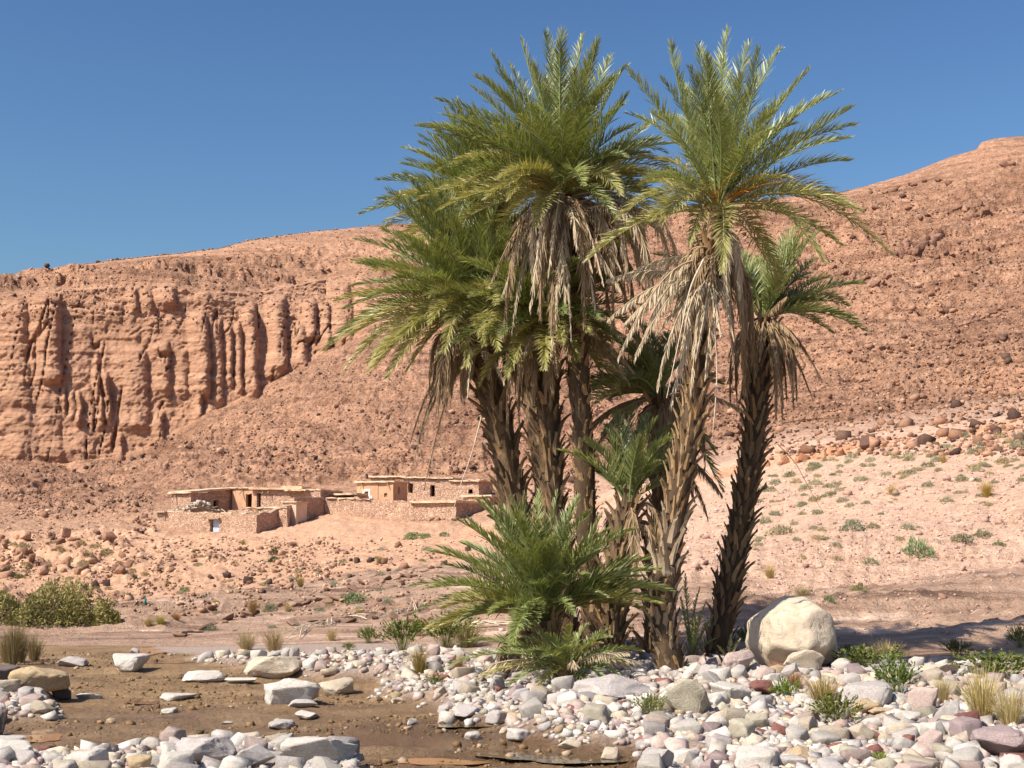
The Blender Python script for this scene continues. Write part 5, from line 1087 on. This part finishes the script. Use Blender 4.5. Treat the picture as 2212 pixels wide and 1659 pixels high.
# ------------------------------------------------------------------ houses
def prism_wall(A_, B_, zb, zA, zB, thick, openings=(), jit=.05, seed=0, nseg=None):
    """wall from plan point A to B, tops zA..zB, thickness going back; openings (u0,u1,z0,z1) with z measured from the local top downward as negatives"""
    r = np.random.default_rng(seed); A_ = np.array(A_[:2]); B_ = np.array(B_[:2]); L_ = np.linalg.norm(B_ - A_); e = (B_ - A_) / L_; nb = np.array([-e[1], e[0]])
    ub = sorted(set([0, 1] + [u for o in openings for u in o[:2]] + list(np.linspace(0, 1, nseg or max(3, int(L_ / .7))))))
    vb = sorted(set([0.0, 1.0] + [v for o in openings for v in o[2:4]] + list(np.linspace(0, 1, 4))))
    nu, nv = len(ub), len(vb); jt = r.normal(0, jit, nu)
    V_ = []
    for side in (0, 1):
        for i, u in enumerate(ub):
            top = zA + (zB - zA) * u + jt[i]
            for v in vb:
                q = A_ + e * L_ * u + nb * thick * side; z = zb + (top - zb) * v
                jx = r.normal(0, jit * .4, 2) if jit else (0, 0); V_.append((q[0] + jx[0], q[1] + jx[1], z))
    idx = lambda s_, i, j: s_ * nu * nv + i * nv + j
    hole = lambda i, j: any(o[0] - 1e-6 <= ub[i] and ub[i + 1] <= o[1] + 1e-6 and o[2] - 1e-6 <= vb[j] and vb[j + 1] <= o[3] + 1e-6 for o in openings)
    F = []
    for i in range(nu - 1):
        for j in range(nv - 1):
            if hole(i, j): continue
            F.append((idx(0, i, j), idx(0, i + 1, j), idx(0, i + 1, j + 1), idx(0, i, j + 1))); F.append((idx(1, i, j), idx(1, i, j + 1), idx(1, i + 1, j + 1), idx(1, i + 1, j)))
            if i == 0 or hole(i - 1, j): F.append((idx(0, i, j), idx(0, i, j + 1), idx(1, i, j + 1), idx(1, i, j)))
            if i == nu - 2 or hole(i + 1, j): F.append((idx(0, i + 1, j), idx(1, i + 1, j), idx(1, i + 1, j + 1), idx(0, i + 1, j + 1)))
            if j == nv - 2 or hole(i, j + 1): F.append((idx(0, i, j + 1), idx(0, i + 1, j + 1), idx(1, i + 1, j + 1), idx(1, i, j + 1)))
            if j > 0 and hole(i, j - 1): F.append((idx(0, i, j), idx(1, i, j), idx(1, i + 1, j), idx(0, i + 1, j)))
    return V_, F
HS = [0]
def wallpart(root, A_, B_, topA, topB, mat, thick=.45, openings=(), name='wall', down=1.2, zb=None, jit=.05):
    HS[0] += 1
    zg = min(ground_z(A_[0], A_[1]), ground_z(B_[0], B_[1])); z0 = zg - .6 if zb is None else zb
    # openings given as (u0,u1,height_bottom,height_top) in metres above z0 at mid wall
    op = [(u0, u1, max(0.0, (h0 - z0) / ((topA + topB) / 2 - z0)), min(.97, (h1 - z0) / ((topA + topB) / 2 - z0))) for u0, u1, h0, h1 in openings]
    v, f = prism_wall(A_, B_, z0, topA, topB, thick, op, jit, HS[0])
    o = np.array(root.location); return obj(name, new_mesh(name, np.array(v) - o, faces=f), mat, root)
def slab(root, pts, thick, mat, name='roof', seg=7, jit=.03):
    """flat roof over a plan quad (a,b,c,d) given as 3-D points of its top"""
    HS[0] += 1; r = np.random.default_rng(HS[0]); P = [np.array(p) for p in pts]; o = np.array(root.location); v = []; n = seg + 1
    for lv in (0, 1):
        for i in range(n):
            for j in range(n):
                a, b = i / seg, j / seg; q = (P[0] * (1 - a) + P[1] * a) * (1 - b) + (P[3] * (1 - a) + P[2] * a) * b
                edge = i in (0, seg) or j in (0, seg); q = q + np.array([r.normal(0, jit if edge else 0), r.normal(0, jit if edge else 0), r.normal(0, jit * .7)]) - np.array([0, 0, thick * lv]); v.append(q - o)
    f = []
    g = lambda l, i, j: l * n * n + i * n + j
    for i in range(seg):
        for j in range(seg): f += [(g(0, i, j), g(0, i + 1, j), g(0, i + 1, j + 1), g(0, i, j + 1)), (g(1, i, j), g(1, i, j + 1), g(1, i + 1, j + 1), g(1, i + 1, j))]
        f += [(g(0, i, 0), g(1, i, 0), g(1, i + 1, 0), g(0, i + 1, 0)), (g(0, i, seg), g(0, i + 1, seg), g(1, i + 1, seg), g(1, i, seg)), (g(0, 0, i), g(0, 0, i + 1), g(1, 0, i + 1), g(1, 0, i)), (g(0, seg, i), g(1, seg, i), g(1, seg, i + 1), g(0, seg, i + 1))]
    return obj(name, new_mesh(name, v, faces=f), mat, root)
def boxp(root, c, size, rz, mat, name):
    hx, hy, hz = [s / 2 for s in size]; v = [(x, y, z) for x in (-hx, hx) for y in (-hy, hy) for z in (-hz, hz)]
    f = [(0, 1, 3, 2), (4, 6, 7, 5), (0, 4, 5, 1), (2, 3, 7, 6), (0, 2, 6, 4), (1, 5, 7, 3)]
    o = obj(name, new_mesh(name, v, faces=f), mat, root); o.location = Vector(c) - root.location if root else c; o.rotation_euler = (0, 0, rz); return o
TH = math.radians(25); EF = Vector((math.cos(TH), -math.sin(TH), 0)); EB = Vector((math.sin(TH), math.cos(TH), 0))   # along a front (to the right), and back from it
RZ = -TH
def uz(px, py, Y): return V(px, py, Y).z
def along(P, px):      # point on the front line through P whose bearing is px
    a = ray(px, 1080); a = a[0] / a[1]; t = (a * P.y - P.x) / (EF.x - a * EF.y); return P + EF * t
def back(P, px):
    a = ray(px, 1080); a = a[0] / a[1]; t = (a * P.y - P.x) / (EB.x - a * EB.y); return P + EB * t
def fr(P, Q, px): return (along(P, px) - P).length / (Q - P).length
def beam(root, p, d, l, r=.06, name='water_spout'):
    v, q = tube(np.array([np.array(p), np.array(p + d * l * .5), np.array(p + d * l)]) - np.array(root.location), [r, r * .9, r * .8], 6); obj(name, new_mesh(name, v, quads=q), M['twig'], root)

# left yard wall
K = V(555, 1110, 139.0); KL = along(K, 340); root = empty('stone_wall', (K.x, K.y, ground_z(K.x, K.y))); tag(root, 'fieldstone yard wall with a blue door in front of the left house', 'wall')
d0, d1 = fr(KL, K, 455), fr(KL, K, 474); zt = uz(460, 1122, 141); zbm = uz(460, 1162, 141)
W0 = wallpart(root, KL, K, uz(340, 1104, KL.y), uz(555, 1111, K.y), M['stonewall'], .5, [(d0, d1, zbm, zt)])
pc = along(K, 467) + EB * .32; boxp(root, (pc.x, pc.y, (zt + zbm) / 2), (1.0, .06, zt - zbm), RZ, M['blue_door'], 'door').parent = W0
pc = along(K, 464); boxp(root, (pc.x, pc.y, zt + .08) , (1.5, .7, .13), RZ, M['twig'], 'lintel').parent = W0
pc = along(K, 350); boxp(root, (pc.x, pc.y, uz(350, 1106, pc.y)), (1.3, .8, .12), RZ, M['twig'], 'coping'); beam(root, along(K, 356) + Vector((0, 0, uz(356, 1108, KL.y) - K.z)), Vector((.1, -.3, -1)), .6)
for a_, b_ in ((362, 395), (430, 452), (478, 500), (505, 530)):
    A_, B_ = along(K, a_), along(K, b_); zt_ = uz(a_, 1104 + (a_ - 340) * .03, A_.y) + .03; slab(root, [(A_.x, A_.y, zt_), (B_.x, B_.y, zt_), (B_.x + .3, B_.y + .7, zt_), (A_.x + .3, A_.y + .7, zt_)], .10, M['roofmud'], 'coping', 4, .04)
# side wall
C1 = back(K, 636); C2 = back(K, 700); root = empty('stone_wall', (C1.x, C1.y, ground_z(C1.x, C1.y))); tag(root, 'shaded dark fieldstone side wall climbing right from the yard corner', 'wall')
K2 = K + EB * .52
wallpart(root, K2 - EF * .02, C1, uz(557, 1111, K2.y), uz(636, 1090, C1.y), M['stonewall'], .45, (), 'wall', jit=.07); wallpart(root, C1 + EB * .003, C2, uz(637, 1075, C1.y), uz(700, 1073, C2.y), M['stonewall'], .45)
# inner wall and stub
P = V(620, 1100, 141.8); A_ = along(P, 492); root = empty('low_wall', (P.x, P.y, ground_z(P.x, P.y))); tag(root, 'low rubble wall with a ragged top inside the left yard', 'wall')
wallpart(root, A_, P, uz(492, 1098, A_.y), uz(620, 1099, P.y), M['stonewall'], .5, jit=.12)
zt_ = uz(560, 1098, (A_.y + P.y) / 2); slab(root, [(A_.x + 1.5, A_.y - .8, zt_ + .06), (P.x, P.y - .05, zt_ + .06), (P.x + .3, P.y + .6, zt_ + .06), (A_.x + 1.8, A_.y - .1, zt_ + .06)], .09, M['roofmud'], 'coping', 8, .07)
P = V(640, 1086, 144.2); A_ = along(P, 611); root = empty('plaster_hut', (P.x, P.y, ground_z(P.x, P.y))); tag(root, 'tiny pale mud plastered hut inside the left yard corner', 'hut')
wallpart(root, A_, P, uz(611, 1085, A_.y), uz(640, 1085, P.y), M['plaster_pale'], .3); Pb = P + EB * 2; wallpart(root, P - EF * .3 + EB * .3, Pb, P.z, P.z, M['plaster_pale'], .28)
zt_ = uz(625, 1083, 144.5); slab(root, [(A_.x - .2, A_.y - .1, zt_), (P.x + .1, P.y - .2, zt_), (P.x + 1.0, P.y + 2, zt_), (A_.x + .7, A_.y + 2.1, zt_)], .12, M['roofmud'])
# left back house
Kc = V(412, 1064, 149.0); FL = along(Kc, 370); BR = back(Kc, 502)
root = empty('stone_house', (Kc.x, Kc.y, ground_z(Kc.x, Kc.y))); tag(root, 'leftmost stone house with a long shaded side and flat mud roof', 'house')
zt_ = Kc.z; wallpart(root, FL, Kc, zt_, zt_, M['stonewall'], .4)
u = lambda px: (back(Kc, px) - Kc).length / (BR - Kc).length
wallpart(root, Kc + EB * .42, BR, zt_, uz(502, 1058, BR.y), M['stonewall'], .4, [(u(459), u(470), uz(462, 1103, 153), uz(462, 1082, 153))]); FB = FL + (BR - Kc); wallpart(root, BR, FB, zt_, zt_, M['stonewall'], .4); wallpart(root, FB, FL, zt_, zt_, M['stonewall'], .4)
dz = Vector((0, 0, .14)); R_ = uz(502, 1056, BR.y) - zt_
slab(root, [FL + dz - EF * .25 - EB * .3, Kc + dz + EF * .25 - EB * .3, BR + dz + EF * .25 + Vector((0, 0, R_ - .0)), FB + dz + Vector((0, 0, R_))], .22, M['roofmud'])
beam(root, along(Kc, 380) + Vector((0, 0, -.15)), Vector((-.3, -.6, -.9)), .9)
# middle-left house
PA = V(502, 1055, 155.0); PB = along(PA, 692); root = empty('mud_house', (PA.x, PA.y, ground_z(PA.x, PA.y))); tag(root, 'mud plastered house with two dark doorways in the left compound', 'house')
zA, zB = PA.z, uz(692, 1058, PB.y); PM = along(PA, 552); g1 = lambda a, px: (along(PA, px) - a).length
wallpart(root, PA, PM, zA, zA - .1, M['plaster'], .4, [(g1(PA, 531) / g1(PA, 552), g1(PA, 544) / g1(PA, 552), uz(538, 1097, 153), uz(538, 1066, 153))]); LB_ = g1(PM, 692)
wallpart(root, PM + EF * .003, PB, zA - .15, zB, M['stonewall'], .4, [(g1(PM, 555) / LB_, g1(PM, 563) / LB_, uz(558, 1097, 153), uz(558, 1067, 153))])
QA, QB = PA + EB * 4.5, PB + EB * 4.5; wallpart(root, PB, QB, zB, zB, M['stonewall'], .4); wallpart(root, QB, QA, zB, zA, M['stonewall'], .4); wallpart(root, QA, PA, zA, zA, M['plaster'], .4)
def strip(root, P0, a_, b_, py, dep=4.6, ov=.2, th=.14):
    a2, b2 = along(P0, a_), along(P0, b_); z1, z2 = uz(a_, py, a2.y), uz(b_, py, b2.y); off = EB * -ov
    slab(root, [(a2.x + off.x, a2.y + off.y, z1), (b2.x + off.x, b2.y + off.y, z2), (b2.x + EB.x * dep, b2.y + EB.y * dep, z2), (a2.x + EB.x * dep, a2.y + EB.y * dep, z1)], th, M['roofmud'], 'roof', 10, .03)
strip(root, PA, 499, 548, 1052.5); strip(root, PA, 543, 657, 1053.5, 4.3, .55, .2); strip(root, PA, 622, 668, 1057.5, 1.2, .8, .16); strip(root, PA, 596, 640, 1049.5, 3.0, -1.0, .16); strip(root, PA, 655, 694, 1056.5, 4, .1)
for px_ in (524, 572, 584, 656): beam(root, along(PA, px_) + Vector((0, 0, -.15)), (EB * -1 + Vector((0, 0, -.9))).normalized(), .8)
# heap of wood and stones on the yard
hp = V(430, 1104, 145.0); root = empty('firewood_heap', hp); tag(root, 'heap of pale branches and stones stacked on the left yard', 'firewood heap')
for i in range(60):
    x, y = random.gauss(0, .85), random.gauss(.4, .35); h = max(0.05, .85 - .35 * x * x) * random.uniform(.35, 1)
    d = np.array([random.gauss(0, 1), random.gauss(0, .5), random.gauss(0, .35)]); d /= np.linalg.norm(d); l = random.uniform(.5, 1.5); c = np.array([x, y, h])
    v, q = tube([c - d * l / 2, c + np.array([0, 0, .04]), c + d * l / 2], [.05, .055, .035], 5); obj('branch', new_mesh('branch', v, quads=q), M['straw'] if i % 3 else M['twig'], root)
for i in range(26):
    x = random.gauss(0, 1.0); r_ = random.uniform(.09, .2); o = bpy.data.objects.new('heap_stone', MESH3[i % 24]); COL.objects.link(o); o.parent = root; o.scale = (r_, r_, r_ * .8); o.location = (x, random.gauss(.2, .2), max(.1, 1.05 - .35 * x * x) * random.uniform(.75, 1)); o.color = (.62, .55, .48, 1)
# right compound
HA = V(702, 1075, 150.0); HB = along(HA, 985); HM = along(HA, 893)
root = empty('stone_wall', (HA.x, HA.y, ground_z(HA.x, HA.y))); tag(root, 'long sunlit fieldstone wall of the right compound', 'wall')
wallpart(root, HA, HM, HA.z, uz(893, 1083, HM.y), M['stonewall'], .5, jit=.09)
for a_, b_ in ((704, 725), (730, 768), (772, 800)):
    A_, B_ = along(HA, a_), along(HA, b_); z1 = uz(a_, 1075.5 + (a_ - 702) * .04, A_.y) + .03; slab(root, [(A_.x - .05, A_.y - .15, z1), (B_.x - .05, B_.y - .15, z1), (B_.x + .3, B_.y + .6, z1), (A_.x + .3, A_.y + .6, z1)], .10, M['roofmud'], 'coping', 4, .04)
root = empty('stone_house', (HB.x, HB.y, ground_z(HB.x, HB.y))); tag(root, 'fieldstone house at the right end, its right side in shade', 'house')
HR = back(HB, 1060); zr = uz(985, 1084, HB.y)
wallpart(root, HM + EF * .003, HB, zr, zr, M['stonewall'], .45); wallpart(root, HB + EB * .46, HR, zr, zr + .1, M['stonewall'], .45); wallpart(root, HM + EB * 5, HM + EB * .5, zr, zr, M['stonewall'], .45); wallpart(root, HR, HM + EB * 5, zr, zr, M['stonewall'], .45)
slab(root, [HM + Vector((0, 0, zr + .16 - HM.z)) - EB * .35 - EF * .3, HB + Vector((0, 0, zr + .16 - HB.z)) - EB * .35 + EF * .15, HR + Vector((0, 0, zr + .2 - HR.z)) + EF * .15, HM + EB * 5.2 + Vector((0, 0, zr + .2 - HM.z))], .24, M['roofmud'], 'roof', 10, .03)
beam(root, HB + Vector((0, 0, zr - .6 - HB.z)) + EB * 2.5, EF, .5)
for i in range(22):
    q_ = HB + EF * random.uniform(-4.5, .8) - EB * random.uniform(0, .9); r_ = random.uniform(.12, .3); o = bpy.data.objects.new('wall_foot_stone', MESH3H[i % 12]); COL.objects.link(o); o.parent = root; o.scale = (r_, r_, r_ * .8); o.location = (q_.x - HB.x, q_.y - HB.y, ground_z(q_.x, q_.y) + r_ * .4 - root.location.z); o.color = (.46, .29, .2, 1)
# shelter added for a shaded wall's dark, behind the left end of the long wall
LA = V(702, 1066, 152.5); LBp = along(LA, 770); root = empty('shade_shelter', (LA.x, LA.y, ground_z(LA.x, LA.y))); tag(root, 'open fronted shelter added to give the dark of a shaded back wall', 'added shelter')
wallpart(root, LA + EB * 3, LBp + EB * 3, LA.z, LA.z, M['stonewall'], .4); slab(root, [LA - EF * .1, LBp, LBp + EB * 3.4, LA + EB * 3.4], .2, M['roofmud'], 'roof', 8, .03)
wallpart(root, LBp + EB * .2, LBp + EB * 3, LA.z - .2, LA.z - .2, M['stonewall'], .4); wallpart(root, LA + EB * 3, LA + EB * .05, LA.z - .2, LA.z - .2, M['stonewall'], .4)
# plastered house with a whitewashed window
IA = V(771, 1043, 153.5); IB = along(IA, 849); root = empty('mud_house', (IA.x, IA.y, ground_z(IA.x, IA.y))); tag(root, 'mud plastered house with a whitewashed window surround', 'house')
I2 = along(IA, 816); la, lb = (I2 - IA).length, (IB - I2).length; w0, w1 = (along(IA, 788) - IA).length / la, (along(IA, 796) - IA).length / la; zw0, zw1 = uz(792, 1071, 152.5), uz(792, 1061, 152.5)
W1 = wallpart(root, IA, I2, IA.z, IA.z, M['plaster'], .35, [(w0, w1, zw0, zw1)], jit=.02)
v0, v1 = (along(IA, 829) - I2).length / lb, (along(IA, 836) - I2).length / lb; zv0, zv1 = uz(832, 1073, 151.5), uz(832, 1065, 151.5)
W2 = wallpart(root, I2 + EF * .003 + EB * .06, IB, IA.z, IA.z, M['plaster'], .35, [(v0, v1, zv0, zv1)], jit=.02)
IR = back(IB, 880); wallpart(root, IB + EB * .4, IR, IA.z, IA.z, M['plaster'], .35, [(.25, .4, uz(862, 1068, 155), uz(862, 1054, 155))]); wallpart(root, IA + EB * 4, IA + EB * .36, IA.z, IA.z, M['plaster'], .35); wallpart(root, IR, IA + EB * 4, IA.z, IA.z, M['plaster'], .35)
slab(root, [IA + Vector((0, 0, .16)) - EF * .2 - EB * .25, IB + Vector((0, 0, .12)) - EB * .25 + EF * .3, IR + Vector((0, 0, .15 + IA.z - IR.z)) + EF * .3, IA + EB * 4.2 + Vector((0, 0, .16))], .17, M['roofmud'], 'roof', 10, .03)
wc = along(IA, 792) - EB * .03; ww = (along(IA, 796) - along(IA, 788)).length; wm = (zw0 + zw1) / 2; wh = zw1 - zw0
boxp(root, (wc.x, wc.y, wm + wh / 2 + .13), (ww + .5, .05, .24), RZ, M['white'], 'window_frame').parent = W1; boxp(root, (wc.x, wc.y, wm - wh / 2 - .14), (ww + .9, .05, .26), RZ, M['white'], 'window_frame').parent = W1
for sgn in (-1, 1): q_ = wc + EF * sgn * (ww / 2 + .13); boxp(root, (q_.x, q_.y, wm), (.24, .05, wh), RZ, M['white'], 'window_frame').parent = W1
q_ = along(IA, 792) + EB * .15; boxp(root, (q_.x, q_.y, wm), (ww, .04, wh), RZ, M['shutter'], 'shutter').parent = W1; q_ = along(IA, 832) + EB * .2; boxp(root, (q_.x, q_.y, (zv0 + zv1) / 2), ((along(IA, 836) - along(IA, 829)).length, .04, zv1 - zv0), RZ, M['shutter'], 'shutter').parent = W2
beam(root, along(IA, 783) + Vector((0, 0, -.05)), (EB * -1 + Vector((0, 0, -1.4))).normalized(), .75); beam(root, along(IA, 838) + Vector((0, 0, -.1)), (EB * -1 + Vector((.2, 0, -.7))).normalized(), .5)
# back house of the right compound
JA = V(874, 1032, 161.0); JB = along(JA, 1034); root = empty('stone_house', (JA.x, JA.y, ground_z(JA.x, JA.y))); tag(root, 'long rear stone house with doorway and square window, right compound', 'house')
lj = (JB - JA).length; uj = lambda px: (along(JA, px) - JA).length / lj; zj = uz(1034, 1040, JB.y)
wallpart(root, JA, JB, JA.z, zj, M['stonewall'], .4, [(uj(881), uj(892), uz(886, 1066, 160), uz(886, 1046, 160)), (uj(929), uj(939), uz(934, 1072, 158.5), uz(934, 1048, 158.5)), (uj(1011), uj(1021), uz(1016, 1063, 156.5), uz(1016, 1053, 156.5))], zb=ground_z(JB.x, JB.y) - 1)
JR = back(JB, 1064); wallpart(root, JB + EB * .41, JR, zj, zj, M['stonewall'], .4); wallpart(root, JA + EB * 4.5, JA + EB * .41, JA.z, JA.z, M['stonewall'], .4); wallpart(root, JR, JA + EB * 4.5, zj, JA.z, M['stonewall'], .4)
for a_, b_, py_ in ((870, 930, 1030), (922, 980, 1031.5), (972, 1036, 1037)): strip(root, JA, a_, b_, py_, 4.6, .3, .16)
strip(root, JA, 1012, 1040, 1035.5, 1.6, .3, .1)
TA = V(800, 1029, 163.0); TB = along(TA, 876); root = empty('stone_house', (TA.x, TA.y, ground_z(TA.x, TA.y))); tag(root, 'low rear stone house just above the plastered house roof', 'house')
wallpart(root, TA, along(TA, 848), TA.z, TA.z, M['stonewall'], .4); wallpart(root, along(TA, 848) + EB * 2.4, TB + EB * 2.4, TA.z, TA.z, M['stonewall'], .4); strip(root, TA, 798, 878, 1028, 4, .3, .18); wallpart(root, TB, TB + EB * 2.4, TA.z - .2, TA.z - .2, M['stonewall'], .4)
# low front block of the right compound
GA = V(1000, 1073, 150.0); GB = along(GA, 1058); root = empty('stone_hut', (GA.x, GA.y, ground_z(GA.x, GA.y))); tag(root, 'low stone hut behind the right end house with pale flat roof', 'hut')
wallpart(root, GA, GB, GA.z, GA.z, M['stonewall'], .4); wallpart(root, GB, GB + EB * 4, GA.z, GA.z, M['stonewall'], .4); slab(root, [GA - EF * .2 - EB * .2 + Vector((0, 0, .15)), GB + EF * .3 - EB * .2 + Vector((0, 0, .15)), GB + EB * 4 + Vector((0, 0, .15)) + EF * .3, GA + EB * 4 + Vector((0, 0, .15))], .18, M['roofmud'])
# low ruined wall left of the yard
for i in range(26):
    hill_rock(random.uniform(285, 338), random.uniform(1118, 1148), random.uniform(7, 16), random.uniform(5, 10), random.choice([(.36, .21, .14), (.45, .28, .19), BRN]), 'flat stone in the tumbled heap left of the yard wall', 'tumbled stones left of the yard wall', i)
# teal scrap by the path and dry palm litter
tp = ground_at(314, 1306); root = empty('bottle', tp); tag(root, 'tiny teal plastic bottle standing at the path edge behind the bush', 'bottle')
v, q = tube([(0, 0, 0), (0, 0, .02), (0, 0, .14), (0, 0, .17), (0, 0, .20)], [.001, .03, .03, .014, .012], 8); obj('body', new_mesh('body', v, quads=q, smooth=True), M['teal'], root); v, q = tube([(0, 0, .20), (0, 0, .235), (0, 0, .236)], [.02, .02, .001], 8); obj('cap', new_mesh('cap', v, quads=q), M['shutter'], root)
def litter(px0, py0, px1, py1, n, label):
    a, b = ground_at(px0, py0), ground_at(px1, py1); root = empty('dry_branch_heap', (a + b) / 2); tag(root, label, 'branches'); o = np.array(root.location)
    for i in range(n):
        t = random.random(); c = a.lerp(b, t); L_ = random.uniform(.5, 1.6); ang = math.atan2(b.y - a.y, b.x - a.x) + random.gauss(0, .35); d = Vector((math.cos(ang), math.sin(ang), 0)); p_, q_ = c - d * L_ / 2, c + d * L_ / 2
        P_ = np.array([(p_.x, p_.y, ground_z(p_.x, p_.y) + .03), (c.x, c.y, ground_z(c.x, c.y) + random.uniform(.08, .22)), (q_.x, q_.y, ground_z(q_.x, q_.y) + .03)]) - o
        v, q = tube(bez(P_[0], P_[1], P_[2], 6), np.linspace(.012, .005, 6), 4); obj('branch', new_mesh('branch', v, quads=q), M['straw'], root)
litter(640, 1372, 900, 1305, 46, 'bleached dry palm branches lying on the slab left of the low palm')
litter(1010, 1360, 1080, 1352, 14, 'few bleached dry sticks behind the yellow green shrub')
